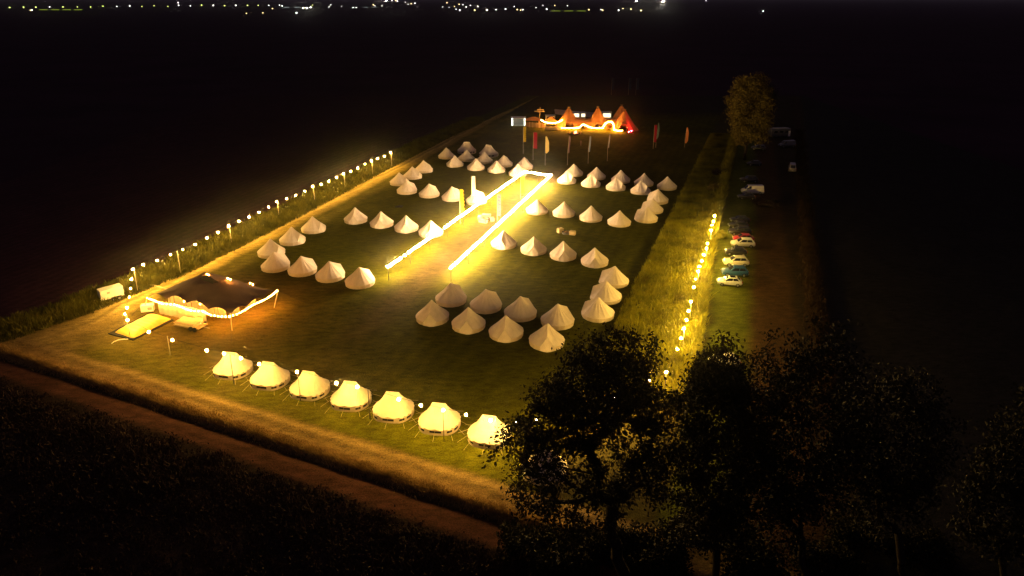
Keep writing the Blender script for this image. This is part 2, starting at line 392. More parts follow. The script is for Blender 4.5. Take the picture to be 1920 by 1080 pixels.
# hedge bushes continuing the left boundary toward the shower block
# ------------------------------------------------------------------ bell tents
def bell_meshes(seed):
    r = random.Random(seed); n = 16; top = 3.0; re, ze, rb = 2.62, .62, 2.52
    prof = [(.10, top), (.62, 2.42), (1.25, 1.78), (1.95, 1.18), (re, ze)]
    can = MB(); vs = []; fs = []
    jit = [1 + r.uniform(-.02, .02) for _ in range(2 * n)]
    m = 2 * n
    for j, (rr, z) in enumerate(prof):
        for k in range(m):
            a = 2 * math.pi * k / m; q = math.cos(math.pi / n) if k % 2 else 1.0     # straight gore edges
            rad = rr * (q if j else 1) * (jit[k] if 0 < j < 4 else 1)
            zz = z - (.05 * math.sin(math.pi * j / 4) if k % 2 else 0)
            if k in (0,):                                                             # door ridge
                rad, zz = [(.10, top), (.55, 2.70), (1.05, 2.45), (1.6, 2.20), (2.15, 1.95)][j]
            if k in (1, m - 1) and j:
                rad, zz = [(0, 0), (.60, 2.55), (1.15, 2.08), (1.8, 1.62), (2.36, 1.28)][j]
            vs.append((rad * math.cos(a), rad * math.sin(a), zz))
    for j in range(len(prof) - 1):
        for k in range(m):
            fs.append((j * m + k, (j + 1) * m + k, (j + 1) * m + (k + 1) % m, j * m + (k + 1) % m))
    fs.append(tuple(range(m)))
    can.add(vs, fs)
    # eave valance
    wall = MB(); vs = []; fs = []
    for k in range(2, m - 1):
        a = 2 * math.pi * k / m; q = math.cos(math.pi / n) if k % 2 else 1.0
        vs += [((re - .05) * q * math.cos(a), (re - .05) * q * math.sin(a), ze - .02), (rb * q * math.cos(a), rb * q * math.sin(a), -.06)]
    for k in range(m - 4): fs.append((2 * k, 2 * k + 1, 2 * k + 3, 2 * k + 2))
    wall.add(vs, fs)
    flaps = []
    for sg in (1, -1):
        a2 = sg * 2 * 2 * math.pi / m; a1 = a2 / 2
        f = MB(); pt = lambda rr, a, z: (rr * math.cos(a), rr * math.sin(a), z)
        f.add([pt(2.14, 0, 1.93), pt(2.35, a1, 1.26), pt(re - .02, a2, ze - .02), pt(rb, a2, -.06), pt(2.62, a1, -.06), pt(2.66, 0, -.06)],
              [(0, 1, 2, 3, 4, 5) if sg < 0 else (5, 4, 3, 2, 1, 0)])
        flaps.append(f.mesh('door_flap', M['canvas']))
    return can.mesh('canopy', M['canvas']), wall.mesh('wall', M['canvas_wall']), flaps
BELLS = [bell_meshes(s) for s in range(4)]
def bell_tent(px, py, face, label, group, z=3.0):
    p = P(px, py, z); c, w, fl = BELLS[rnd.randrange(4)]
    t = thing('bell_tent', label, 'tent', (p.x, p.y, 0), face + R(rnd.uniform(-9, 9)), group); t.rotation_euler.x = R(rnd.uniform(-1.6, 1.6)); t.rotation_euler.y = R(rnd.uniform(-1.6, 1.6))
    t.scale = (.95, .95, z / 3.0 * rnd.uniform(.97, 1.02))
    link('canopy', c, t); link('wall', w, t)
    for f in fl: link('door_flap', f, t)
    return t
BACK, FRONT = A_FWD, A_FWD + math.pi
RIGHT, LEFT = A_FWD - math.pi / 2, A_FWD + math.pi / 2
ORD = ['first', 'second', 'third', 'fourth', 'fifth', 'sixth', 'seventh', 'eighth', 'ninth', 'tenth', 'eleventh', 'twelfth']
NMF = ['nearest', 'middle', 'farthest']
def row(pts, face, fmt, group, names=ORD):
    for i, (px, py) in enumerate(pts): bell_tent(px, py, face, fmt.format(names[i]), group)
row([(514, 472), (564.5, 479.5), (617, 489), (673, 500)], BACK - R(25), 'cream bell tent, {} from left in the row of four behind the dark marquee', 'bell tents left of the aisle')
row([(506, 447.5), (546, 426), (586, 405.5)], RIGHT, 'cream bell tent, {} of the three between gravel track and dark marquee', 'bell tents left of the aisle', NMF)
row([(665.5, 389), (714.5, 396), (760.7, 403.7), (807, 412)], FRONT - R(-20), "cream bell tent, {} from left in the row of four left of aisle's middle", 'bell tents left of the aisle')
row([(762, 338), (804, 344), (847, 350), (893, 356)], BACK - R(25), 'cream bell tent, {} from left in the row of four ending at the white flag', 'bell tents left of the aisle')
row([(748, 323), (773, 312), (794, 301)], RIGHT, 'cream bell tent, {} of three beside the far end of the gravel track', 'bell tents left of the aisle', NMF)
row([(852.5, 291), (892, 296.7), (930.5, 301), (970.7, 307)], FRONT, "cream bell tent, {} from left in the row ending at the aisle's far corner", 'bell tents at the back of the camp')
row([(836.7, 277), (874, 281), (908, 285), (945, 290.5), (983, 295)], BACK, 'cream bell tent, {} from left in the row just before two large domes', 'bell tents at the back of the camp')
row([(1076.5, 307.2), (1119, 313), (1164.7, 318.9), (1208, 324.6), (1251.9, 330.8)], BACK, 'cream bell tent, {} from left in the rearmost row of five right of aisle', 'bell tents right of the aisle')
row([(1063, 320), (1108.5, 326), (1155.4, 332), (1202.3, 338.5)], FRONT + R(60), 'cream bell tent, {} from left in the overlapping row before the rearmost right row', 'bell tents right of the aisle')
row([(1213, 387), (1224, 371.5), (1234.6, 354.8)], LEFT, 'cream bell tent, {} of three overlapping tents by the dark end of crop strip', 'bell tents right of the aisle', NMF)
row([(1007, 373), (1057.5, 378), (1108.7, 386), (1162, 394)], BACK, 'cream bell tent, {} from left in the row behind two pale straw bales', 'bell tents right of the aisle')
row([(944.5, 432.5), (1000.7, 443), (1056.7, 452.5), (1116, 463.7)], FRONT + R(15), 'cream bell tent, {} from left in the row before two pale straw bales', 'bell tents right of the aisle')
row([(1122.5, 557), (1137.5, 527), (1152.5, 498.7)], LEFT, 'cream bell tent, {} of three overlapping tents beside the lit crop strip', 'bell tents right of the aisle', NMF)
row([(845, 531), (910.7, 542.5), (976, 556), (1046, 570)], BACK - R(20), 'cream bell tent, {} from left in the upper of two staggered central rows', 'bell tents in the centre of the camp')
row([(810, 563), (878, 576), (949, 590.5), (1025.5, 606)], FRONT + R(12), 'cream bell tent, {} from left in the lower of two staggered central rows', 'bell tents in the centre of the camp')

# twin-pole tents
def emperor_meshes():
    n = 36; half = .70; top = 2.7; ze = .62
    def ring(ru, rv, z, k, hl=half):
        a = 2 * math.pi * k / n; ca, sa = math.cos(a), math.sin(a)
        return ((math.copysign(hl, ca) if abs(ca) > .02 else 0) * min(1, abs(ca) * 3) + ru * ca, rv * sa, z)
    prof = [(.05, .05, top), (.30, .40, 2.22), (.70, .92, 1.62), (1.16, 1.48, 1.08), (1.68, 2.10, ze)]
    can = MB(); vs = []; fs = []
    for j, (ru, rv, z) in enumerate(prof):
        for k in range(n):
            q = 1.0 if k % 2 == 0 else .945
            dip = 0
            x, yv, zz = ring(ru * (q if j else 1), rv * (q if j else 1), z, k)
            if j == 0 and abs(x) < .5: zz -= .26
            if j == 4: zz += .07 if k % 2 else 0
            vs.append((x, yv, zz))
    for j in range(4):
        for k in range(n): fs.append((j * n + k, (j + 1) * n + k, (j + 1) * n + (k + 1) % n, j * n + (k + 1) % n))
    fs.append(tuple(range(n)))
    can.add(vs, fs)
    wall = MB(); vs = []; fs = []
    for k in range(n):
        vs += [ring(1.60, 2.02, ze - .01, k), ring(1.62, 2.04, -.06, k)]
    for k in range(n): fs.append((2 * k, 2 * k + 1, (2 * k + 3) % (2 * n), (2 * k + 2) % (2 * n)))
    wall.add(vs, fs)
    wins = []
    for k0 in (20, 23, 26, 29, 32, 8, 14):
        f = MB(); a = [ring(1.635, 2.055, z, k) for k in (k0, k0 + 1, k0 + 2) for z in (.52, .26)]
        f.add(a, [(0, 1, 3, 2), (2, 3, 5, 4)]); wins.append(f.mesh('window', M['mesh_window']))
    ropes = []
    for k in range(0, n, 3):
        a = Vector(ring(1.67, 2.09, ze, k)); b = Vector(ring(2.8, 3.2, .02, k))
        ropes.append(MB().tube([a, b], .013, 4).mesh('guy_rope', M['rope']))
    door = MB().add([(-.5, -2.07, .60), (-.5, -2.08, 0), (.5, -2.08, 0), (.5, -2.07, .60)], [(0, 1, 2, 3)]).mesh('door_flap', M['canvas'])
    return can.mesh('canopy', M['canvas']), wall.mesh('wall', M['canvas_wall']), wins, ropes
EMP = emperor_meshes()
def emperor(px, py, rz, label, group, sc=1.0, ropes=True):
    p = P(px, py, 2.7 * sc)
    t = thing('twin_pole_tent', label, 'tent', (p.x, p.y, 0), rz, group); t.scale = (sc, sc, sc)
    link('canopy', EMP[0], t); link('wall', EMP[1], t)
    for w in EMP[2]: link('window', w, t)
    if ropes:
        for r_ in EMP[3]: link('guy_rope', r_, t)
    return t
FR = math.atan2(fd.y, fd.x)
for i, (px, py) in enumerate([(433, 660.5), (503, 678.7), (578, 696), (656, 715), (736, 734.7), (823, 755.5), (917, 779)]):
    lb = f'twin-peaked white tent, {ORD[i]} from left in the brightly lit front row' if i < 6 else 'twin-peaked white tent half hidden by the big tree, end of front row'
    emperor(px, py, FR + R(14) + R(rnd.uniform(-3, 3)), lb, 'twin-pole tents in the front row')
emperor(1022, 842, FR + R(14), 'white tent glimpsed through the leaves of the big front tree', 'twin-pole tents in the front row')
emperor(875, 266, FR + R(10), 'large rounded dim tent, left of the two at the back of camp', 'rounded tents at the back', 1.22, False)
emperor(916, 271.5, FR + R(-12), 'large rounded dim tent, right of the two at the back of camp', 'rounded tents at the back', 1.22, False)

# ------------------------------------------------------------------ festoon lighting
def ico(r):
    import bmesh
    bm = bmesh.new(); bmesh.ops.create_icosphere(bm, subdivisions=1, radius=r)
    return bm
def bulb_mesh(name, r, m):
    bm = ico(r); me = bpy.data.meshes.new(name); bm.to_mesh(me); bm.free(); me.materials.append(m)
    me.polygons.foreach_set('use_smooth', [True] * len(me.polygons)); return me
BULB = {'warm': bulb_mesh('bulb', .16, M['bulb_warm']), 'aisle': bulb_mesh('bulb', .235, M['bulb_aisle']),
        'right': bulb_mesh('bulb', .16, M['bulb_right']), 'front': bulb_mesh('bulb', .165, M['bulb_front']), 'tipi': bulb_mesh('bulb', .15, M['bulb_tipi']), 'small': bulb_mesh('bulb', .08, M['bulb_small'])}
def festoon(pts, kind, label, group, sag=0.0):
    pts = [Vector(p) for p in pts]; o = pts[0].copy()
    t = thing('festoon_string', label, 'string lights', o, 0, group)
    MB().tube([p - o + Vector((0, 0, .22)) for p in pts], .02, 4).build('cable', M['cable'], t)
    for p in pts:
        b = link('bulb', BULB[kind], t); b.location = p - o
        k_ = rnd.choice((1, 1, 1, .85, .7)) if kind in ('warm', 'front', 'right') else 1; b.scale = (k_, k_, k_)
    return t
def pole(base, h, label, group, m='pale_pole', r=.05, lean=(0, 0)):
    t = thing('light_pole', label, 'pole', base, 0, group)
    MB().tube([(0, 0, -.1), (lean[0] * h, lean[1] * h, h)], [r, r * .8], 6).build('post', M[m], t, True)
    MB().lathe([(0, h + .03), (r * 1.7, h), (r * 1.7, h - .08), (r, h - .1)], 8, (lean[0] * h, lean[1] * h, 0)).build('cap', M[m], t)
    return t
LZ = 3.7
left_px = [(732.5, 286.2), (720.6, 292.8), (708, 297.3), (696.4, 301.3), (684.5, 307.6), (671, 315), (658, 321), (644, 325.8), (631, 332.8), (616.6, 340), (602, 345.6), (586.5, 349.6), (571.7, 358), (555, 366), (537.8, 372.6), (519, 378), (503.8, 388.2), (485.5, 398), (467, 407), (448, 415), (428.5, 423.5), (408.7, 435.7), (388, 446), (366.3, 458.2), (343, 467.9), (319.6, 477.7), (294.8, 488.3), (268.4, 496.3), (249, 504.7)]
festoon([P(x, y, 4.0) for x, y in left_px], 'warm', 'long string of warm bulbs above the left bank of weeds', 'perimeter festoon strings')
corner_px = [(246.7, 523.2), (244.8, 540.8), (241.9, 557), (237.8, 577), (234, 589)]
festoon([P(x, y, LZ - .2) for x, y in corner_px], 'warm', 'short string of warm bulbs crossing the track near the box trailer', 'perimeter festoon strings')
front_px = [(239, 600), (279, 622), (323, 637.8), (387.5, 657), (420, 663), (451.7, 671.7), (485.7, 683), (557, 697), (630.7, 718), (670, 725.5), (747.5, 748.7), (789, 760), (831, 769), (873.6, 777.6)]
festoon([P(x, y, 3.9) for x, y in front_px], 'front', 'string of warm bulbs along the front row of twin-peaked tents', 'perimeter festoon strings')
tree_px = [(920, 788), (967, 792), (1006, 788), (1044, 781), (1080.5, 771.4), (1116.7, 759.7), (1150, 745), (1185, 729), (1217, 714), (1249, 698), (1269.6, 654.7)]
festoon([P(x, y, LZ - .2) for x, y in tree_px], 'warm', 'string of warm bulbs glinting through the big front tree', 'perimeter festoon strings')
right_px = [(1277, 634), (1282, 616), (1287, 600), (1290.8, 583), (1295, 565.8), (1301, 538.5), (1304.4, 523), (1309, 509), (1311.5, 499.6), (1315.8, 489), (1319.8, 477.7), (1324.6, 465.8), (1326.7, 456), (1333, 432), (1335, 422), (1337.7, 414.8), (1340, 405)]
festoon([P(x, y, 3.2) for x, y in right_px], 'right', 'string of warm bulbs running up the right-hand crop strip', 'perimeter festoon strings')
def poles_at(bulbs, z, fmt, group, off=(0, 0), m='pale_pole', names=ORD):
    for i, (x, y) in enumerate(bulbs):
        p = P(x, y, z); pole((p.x + off[0], p.y + off[1], 0), z + .18, fmt.format(names[i]), group, m)
poles_at([(249, 503.5), (331, 473), (428.5, 422.5), (519, 378), (586.5, 349), (644, 325), (696.4, 301), (732.5, 286)], 4.0, 'pale thin light pole, {} from near end of the left weed bank', 'perimeter light poles', (.1, .1))
poles_at([(234, 588)], LZ, 'pale light pole standing behind the yellow inflatable mat', 'perimeter light poles', (0, .2))
poles_at([(314, 633)], 2.6, 'pale light pole standing alone left of the front tent row', 'perimeter light poles')
poles_at([(433, 667), (559, 697), (690.5, 728), (831, 768)], 3.8, 'thin light pole, {} from left before the front tent row', 'perimeter light poles', (0, -.2), 'dark_pole')
poles_at([(967, 791), (1117, 759), (1250, 697)], LZ, 'thin light pole, {} from left behind the big front tree', 'perimeter light poles', (0, .2), 'dark_pole')
poles_at([(1282, 615), (1295, 565), (1309, 508), (1324.6, 465), (1333, 431), (1340, 404)], 3.2, 'pale light pole, {} from near end of the right crop strip', 'perimeter light poles', (.1, 0))
# aisle
def aisle(a, b, parts, fmts, gaps=(), sp=.72):
    a = Vector(a); b = Vector(b); n = int((b - a).length / sp); per = 13
    pts = []
    for i in range(n + 1):
        f = i / n; ph = (i % per) / per
        pts.append(a.lerp(b, f) + Vector((0, 0, -.07 * math.sin(math.pi * ph))))
    ch = (n + 1 + parts - 1) // parts
    if gaps: pts = [p for i, p in enumerate(pts) if i not in gaps]
    for k in range(parts): festoon(pts[k * ch:(k + 1) * ch + 0], 'aisle', fmts[k], 'aisle light strings')
aisle(AL0, AL1, 2, ['dazzling light string on near half of the aisle left side', 'dazzling light string on far half of the aisle left side'], (7, 9, 28, 29, 57, 58, 70))
aisle(AR0, AR1, 2, ['dazzling light string on near half of the aisle right side', 'dazzling light string on far half of the aisle right side'])
aisle(AL1 + Vector((.6, 0, 0)), AR1 - Vector((.6, 0, 0)), 1, ['short dazzling light string closing the far end of the aisle'])
for nm, a, b, n in (('left', AL0, AL1, 9), ('right', AR0, AR1, 8)):
    for i in range(n + 1):
        p = a.lerp(b, i / n)
        pole((p.x, p.y + .12, 0), 2.75, f"thin post, {ORD[i]} from near end on the aisle's {nm} side", 'aisle posts', 'dark_pole', .04)
p = AL1.lerp(AR1, .5); pole((p.x, p.y + .12, 0), 2.75, "thin post midway along the aisle's far end string", 'aisle posts', 'dark_pole', .04)

# ------------------------------------------------------------------ marquee (stretch tent)
def marquee():
    Lc, Fc, Rc = P(276, 559, 2.3), P(432, 590, 2.2), P(522, 545, 2.4)
    Bc = P(372, 531, 2.3)
    o = Vector((Fc.x, Fc.y, 0))
    t = thing('marquee', 'large dark stretch marquee edged with festoon bulbs left of the tents', 'marquee', o)
    pk = [(P(384, 512, 5.0), 0, 0), (P(425, 531, 3.9), 0, 0)]
    s0, s1 = P(374, 522, 4.0), P(416, 535, 3.6); sd = (s1 - s0).xy; sl = sd.length; sd.normalize()
    n = 60; vs = []; fs = []
    for j in range(n + 1):
        v = j / n
        for i in range(n + 1):
            u = i / n                                   # u: left corner -> front corner ; v: towards the back
            p = (Lc * (1 - u) + Fc * u) * (1 - v) + (Bc * (1 - u) + Rc * u) * v
            def sc(tt, k): return abs(math.sin(math.pi * k * tt))
            e = .75 * sc(u, 4) * math.exp(-v * 10) + .5 * sc(v, 3) * math.exp(-(1 - u) * 10)
            inner = min(u, 1 - u, v, 1 - v) * 2
            z = p.z + e + .7 * inner ** .8
            d1 = math.hypot(p.x - pk[0][0].x, p.y - pk[0][0].y); d2 = math.hypot(p.x - pk[1][0].x, p.y - pk[1][0].y)
            z += (pk[0][0].z - 2.6) * max(0, 1 - d1 / 10.5) ** 1.9 + (pk[1][0].z - 3.0) * max(0, 1 - d2 / 6.0) ** 1.6 * .7
            qx, qy = p.x - s0.x, p.y - s0.y; al = (qx * sd.x + qy * sd.y) / sl; dn = -(qx * -sd.y + qy * sd.x)   # fold below the rear peak
            if dn > 0: z -= .5 * math.exp(-(dn / 1.3) ** 1.5) * max(0, 1 - abs(al - .5) * 2) ** .6
            vs.append((p.x - o.x, p.y - o.y, z))
    for j in range(n):
        for i in range(n):
            a = j * (n + 1) + i; fs.append((a, a + 1, a + n + 2, a + n + 1))
    MB().add(vs, fs).build('canopy', M['black_canvas'], t, True)
    def seen(v):                                        # where a canopy point shows in the survey photo
        x_, y_, z_ = v[0] + o.x, v[1] + o.y, v[2] - CH
        zc = y_ * math.cos(PITCH) - z_ * math.sin(PITCH); yc = y_ * math.sin(PITCH) + z_ * math.cos(PITCH)
        return 960 + F * x_ / zc, YP - F * yc / zc
    pv = [(seen(v), v) for v in vs]
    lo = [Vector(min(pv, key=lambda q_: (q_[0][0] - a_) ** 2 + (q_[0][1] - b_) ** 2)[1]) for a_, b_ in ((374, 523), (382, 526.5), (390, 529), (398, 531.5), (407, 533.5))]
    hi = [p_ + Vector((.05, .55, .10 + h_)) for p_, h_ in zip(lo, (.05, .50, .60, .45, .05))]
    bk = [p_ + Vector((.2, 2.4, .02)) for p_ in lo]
    MB().add(lo + hi, [(i, i + 1, i + 6, i + 5) for i in range(4)]).build('vent_or_shade', M['mesh_window'], t)  # dark panel added as the shade in the canopy's fold slit
    MB().add(hi + bk, [(i, i + 1, i + 6, i + 5) for i in range(4)]).build('fold_flap', M['black_canvas'], t)  # flap of canopy cloth added over the dark slit panel
    def wall(pa, pb, h, name, m, pleat=5, bulge=.25, h2=None):
        w = MB(); vs = []; k = 44
        d = (pb - pa); nrm = Vector((d.y, -d.x, 0)).normalized()
        for i in range(k + 1):
            f = i / k; q = pa + d * f
            hz = h + ((h2 or h) - h) * f
            for z in (0, .35, .7, 1.0):
                b = bulge * math.sin(math.pi * z) * (.4 + .6 * abs(math.sin(math.pi * pleat * f))) + .05 * math.sin(f * 60)
                q2 = q + nrm * b
                vs.append((q2.x - o.x, q2.y - o.y, z * hz))
        fs = [(i * 4 + j, (i + 1) * 4 + j, (i + 1) * 4 + j + 1, i * 4 + j + 1) for i in range(k) for j in range(3)]
        w.add(vs, fs); return w.build(name, m, t, True)
    wall(P(300, 588), P(389, 607), 2.1, 'side_wall', M['cream'], 5)
    # pale lining inside, seen through the scalloped openings
    wall(P(318, 577), P(425, 597), 2.7, 'lining', M['cream'], 4, .05)
    for a, b in (((434, 592), (449, 583)), ((461, 577), (480, 569))):
        wall(P(*a), P(*b), 2.3, 'corner_panel', M['cream'], 1, .1, 1.9)
    # braces across the openings
    for x, yb in ((322, 582), (330, 584), (352, 589), (362, 592), (404, 598), (411, 600)):
        q = P(x, yb) - o; MB().tube([q, q + Vector((0, 0, 2.9))], .035, 5).build('brace', M['dark_pole'], t)
    for c, ln in ((Lc, (-.9, .2)), (Fc, (.2, -.6)), (Rc, (-.6, -.9)), (Bc, (0, .5))):
        a = Vector((c.x + ln[0], c.y + ln[1], 0)) - o
        MB().tube([a, Vector((c.x, c.y, c.z + .25)) - o], .05, 6).build('pole', M['pale_pole'], t)
    for c, h, s_ in pk:
        MB().tube([(c.x - o.x, c.y - o.y, 0), (c.x - o.x, c.y - o.y, c.z - .25)], .07, 6).build('king_pole', M['wood'], t)
    for c, e in ((Rc, P(590, 575)), (Lc, P(245, 595)), (Fc, P(434, 640))):
        MB().tube([Vector((c.x, c.y, c.z)) - o, Vector((e.x, e.y, 0)) - o], .02, 4).build('guy_rope', M['dark_pole'], t)
    return Lc, Fc, Rc, Bc
Lc, Fc, Rc, Bc = marquee()
def px_string(pxs, z, n, jitter=0):
    w = [P(x, y, z) for x, y in pxs]; seg = [0]
    for a, b in zip(w, w[1:]): seg.append(seg[-1] + (b - a).length)
    out = []
    for i in range(n):
        d = seg[-1] * i / (n - 1); k = max(0, min(len(w) - 2, np.searchsorted(seg, d) - 1))
        out.append(w[k].lerp(w[k + 1], (d - seg[k]) / max(1e-6, seg[k + 1] - seg[k])))
    return out
festoon(px_string([(276, 559), (288, 563), (305, 570), (328, 571), (345, 578), (360, 583), (379, 583), (395, 591), (412, 593), (430, 594)], 2.1, 30), 'small', 'bulb string sagging along the marquee edge above its cream wall', 'marquee bulb strings')
festoon(px_string([(430, 593), (445, 589), (460, 581), (475, 571), (490, 565), (505, 557), (520, 545)], 2.1, 20), 'small', 'bulb string climbing the open right edge of the dark marquee', 'marquee bulb strings')
festoon([P(388, 514, 5.0), P(391, 515.5, 5.0), P(427, 522, 4.6), P(432, 524, 4.6), P(469, 531, 2.9), P(474, 533.5, 2.9)], 'small', 'few small bulbs glinting along the far edge of the marquee', 'marquee bulb strings')
festoon([P(440, 575, 2.0), P(455, 567, 2.0), P(470, 560, 2.0), P(400, 575, 2.1), P(375, 570, 2.1), P(345, 565, 2.2), P(360, 560, 2.3), P(430, 565, 2.2), P(485, 556, 2.0), P(450, 555, 2.3)], 'small', 'bulbs hanging inside the dark marquee under its canopy', 'marquee bulb strings')

# inflatable mat
def inflatable():
    a, b, c, d = [P(*q) for q in ((214, 625), (251, 637), (323, 600), (284, 589))]
    o = (a + b + c + d) / 4
    t = thing('inflatable_mat', 'long pale yellow inflatable mat lying beside the marquee', 'mat', o)
    n, m = 44, 14; vs = []; fs = []
    for i in range(n + 1):
        u = i / n
        for j in range(m + 1):
            v = j / m
            p = (a * (1 - v) + b * v) * (1 - u) + (d * (1 - v) + c * v) * u
            e = min(1, 8 * min(u, 1 - u)) ** .5 * min(1, 5 * min(v, 1 - v)) ** .5
            z = .06 + .55 * e + .05 * e * abs(math.sin(u * 9 * math.pi)) + .03 * math.sin(v * 11 + u * 23)
            vs.append((p.x - o.x, p.y - o.y, z))
    for i in range(n):
        for j in range(m):
            q = i * (m + 1) + j; fs.append((q, q + 1, q + m + 2, q + m + 1))
    MB().add(vs, fs).build('cushion', M['mattress'], t, True)
    s = MB(); k = [P(*q) - o for q in ((203, 627), (250, 639), (326, 601), (284, 586))]
    s.add([(p.x, p.y, .16) for p in k] + [(p.x, p.y, .02) for p in k], [(0, 1, 2, 3), (0, 4, 5, 1), (1, 5, 6, 2), (2, 6, 7, 3), (3, 7, 4, 0)])
    s.build('ground_sheet', M['dark_cloth'], t)
inflatable()
# flatbed trailer with boards
def flatbed():
    a, b = P(322, 613), P(378, 624); o = (a + b) / 2; d = (b - a).xy; rz = math.atan2(d.y, d.x)
    t = thing('flatbed_trailer', 'low flatbed trailer in front of the cream marquee wall', 'trailer', o, rz)
    MB().box((0, .9, .45), (4.4, 1.9, .14)).build('bed', M['wood'], t)
    for x in (.9, 1.6):
        for y in (-.12, 1.92):
            w = link('wheel', MB().tube([(x, y - .09, .33), (x, y + .09, .33)], .33, 14).mesh('wheel', M['rubber']), t)
    MB().tube([(2.2, .9, .42), (3.3, .9, .38)], .05).build('drawbar', M['grey_paint'], t)
    bm = MB()
    for k in range(7): bm.box((-.35 + rnd.uniform(-.12, .12), .9 + rnd.uniform(-.08, .08), .55 + k * .07), (3.4 + rnd.uniform(-.4, .3), 1.7, .055), R(rnd.uniform(-3, 3)))
    s = bm.build('board_stack', M['pale_wood']); s.location = o; s.rotation_euler = (0, 0, rz)
    tag(s, 'stack of pale boards lying on the low flatbed trailer', 'boards')
    q = P(373, 612); c = thing('crate', 'pale tilted crate beside the end of the board stack', 'crate', (q.x, q.y, 0), rz + R(20))
    MB().box((0, 0, .6), (1.0, .9, .9), 0, R(12)).build('case', M['white_paint'], c)
    MB().box((0, 0, 1.06), (1.06, .96, .06), 0, R(12)).build('lid', M['pale_wood'], c)
flatbed()
def white_box():
    q = P(278, 584); t = thing('generator_box', 'small white generator box at the left corner of the marquee', 'generator', (q.x, q.y, 0), FR + R(38))
    MB().box((0, 0, .62), (1.7, .95, .95)).build('housing', M['white_paint'], t)
    MB().box((0, 0, 1.13), (1.76, 1.0, .06)).build('lid', M['white_paint'], t)
    MB().box((.4, -.48, .65), (.6, .02, .4)).build('vent_or_shade', M['grey_paint'], t)
    for x in (-.7, .7): MB().box((x, 0, .07), (.14, .9, .14)).build('skid', M['dark_pole'], t)
white_box()
def box_trailer():
    q = P(210, 562); t = thing('box_trailer', 'white twin-axle box trailer parked against the tall weeds', 'trailer', (q.x, q.y, 0), R(46))
    MB().box((0, 0, 1.35), (3.2, 1.6, 1.5)).build('body', M['white_paint'], t)
    MB().box((0, 0, .55), (3.3, 1.5, .1)).build('chassis', M['grey_paint'], t)
    for x in (.1, .85):
        for y in (-.86, .86):
            w = MB().tube([(x, y - .1, .32), (x, y + .1, .32)], .32, 14).build('wheel', M['rubber'], t)
            MB().tube([(x, y - .112, .32), (x, y + .112, .32)], .18, 10).build('rim', M['rim'], w)
        for y in (-.87, .87): MB().box((x, y, .68), (.72, .26, .05)).build('mudguard', M['rubber'], t)
    MB().tube([(-1.6, -.6, .55), (-3.2, 0, .45), (-1.6, .6, .55)], .05).build('drawbar', M['rim'], t)
    MB().tube([(-3.0, 0, .5), (-3.0, 0, 0)], .04).build('jockey_wheel', M['rim'], t)
    MB().box((1.615, 0, 1.35), (.03, 1.3, 1.3)).build('rear_door', M['white_paint'], t)
    MB().box((-.5, -.815, 1.6), (.4, .03, .3)).build('vent_or_shade', M['grey_paint'], t)
box_trailer()
a, b = P(281.7, 534), P(316.7, 544); m_ = (a + b) / 2
pl = MB().box((0, 0, .08), ((b - a).length, .28, .12)).build('plank', M['pale_wood']); pl.location = m_; pl.rotation_euler = (0, 0, math.atan2((b - a).y, (b - a).x))
tag(pl, 'long pale plank lying on the grass behind the marquee', 'plank')
q = P(219, 642)
hs = MB().tube([(-.5, -.4, .04), (-.45, .1, .05), (-.1, .6, .06), (.5, .8, .05), (1.4, .9, .05)], .05, 6).build('hose', M['white_paint'], None, True); hs.location = q
tag(hs, 'short pale hose curling on the grass by the yellow mat', 'hose')
q = P(748, 388); bl = MB().add([(-.9, -.5, .02), (.8, -.6, .03), (1.0, .4, .22), (.1, .55, .30), (-.8, .3, .12), (0, 0, .34)], [(0, 1, 5), (1, 2, 5), (2, 3, 5), (3, 4, 5), (4, 0, 5)]).build('blanket', M['dark_cloth']); bl.location = q
tag(bl, 'dark crumpled blanket lying on the lawn left of the aisle', 'blanket')

# ------------------------------------------------------------------ flags
def flagmat(n, c, c2=None): return mat('flag_' + n, c, .8, .15, .8 if not c2 else 2.2, .1, trans=.35, base2=c2)
def flag(base_px, h, w, hang, col, label, group, style='plain', lean=0, Y=None):
    p = P(*base_px)
    t = thing('festival_flag', label, 'flag', (p.x, p.y, 0), R(rnd.uniform(-6, 6)), group)
    MB().tube([(0, 0, -.1), (0, 0, h * .5), (lean, 0, h)], [.05, .045, .025], 6).build('pole', M['pale_pole'], t)
    n = 14; f = MB(); vs = []; fs = []
    ph = rnd.uniform(0, 6)
    for i in range(n + 1):
        u = i / n; z = h - .05 - hang * u
        wf = w
        if style == 'feather': wf = w * (.35 + .65 * min(1, u * 3)) * (1 if u < .85 else 1 - (u - .85) * 4)
        if style == 'ragged': wf = w * (.75 + .35 * (i % 2))
        for j in range(5):
            v = j / 4
            vs.append((.05 + wf * v + (lean * (1 - u) * .6), .16 * math.sin(3.2 * v + 4 * u + ph) * v, z - .12 * v * u))
    for i in range(n):
        for j in range(4): q = i * 5 + j; fs.append((q, q + 5, q + 6, q + 1))
    f.add(vs, fs); b = f.build('banner', col, t, True)
    if style == 'zigzag':
        zz = MB()
        for k in range(6):
            z0 = h - .5 - hang * k / 6.3
            zz.add([(.1, -.03, z0), (w * .9, -.20, z0 - .30), (w * .9, -.20, z0 - .48), (.1, -.03, z0 - .18)], [(0, 1, 2, 3)])
        zz.build('motif', FM['purple'], t)
    return t
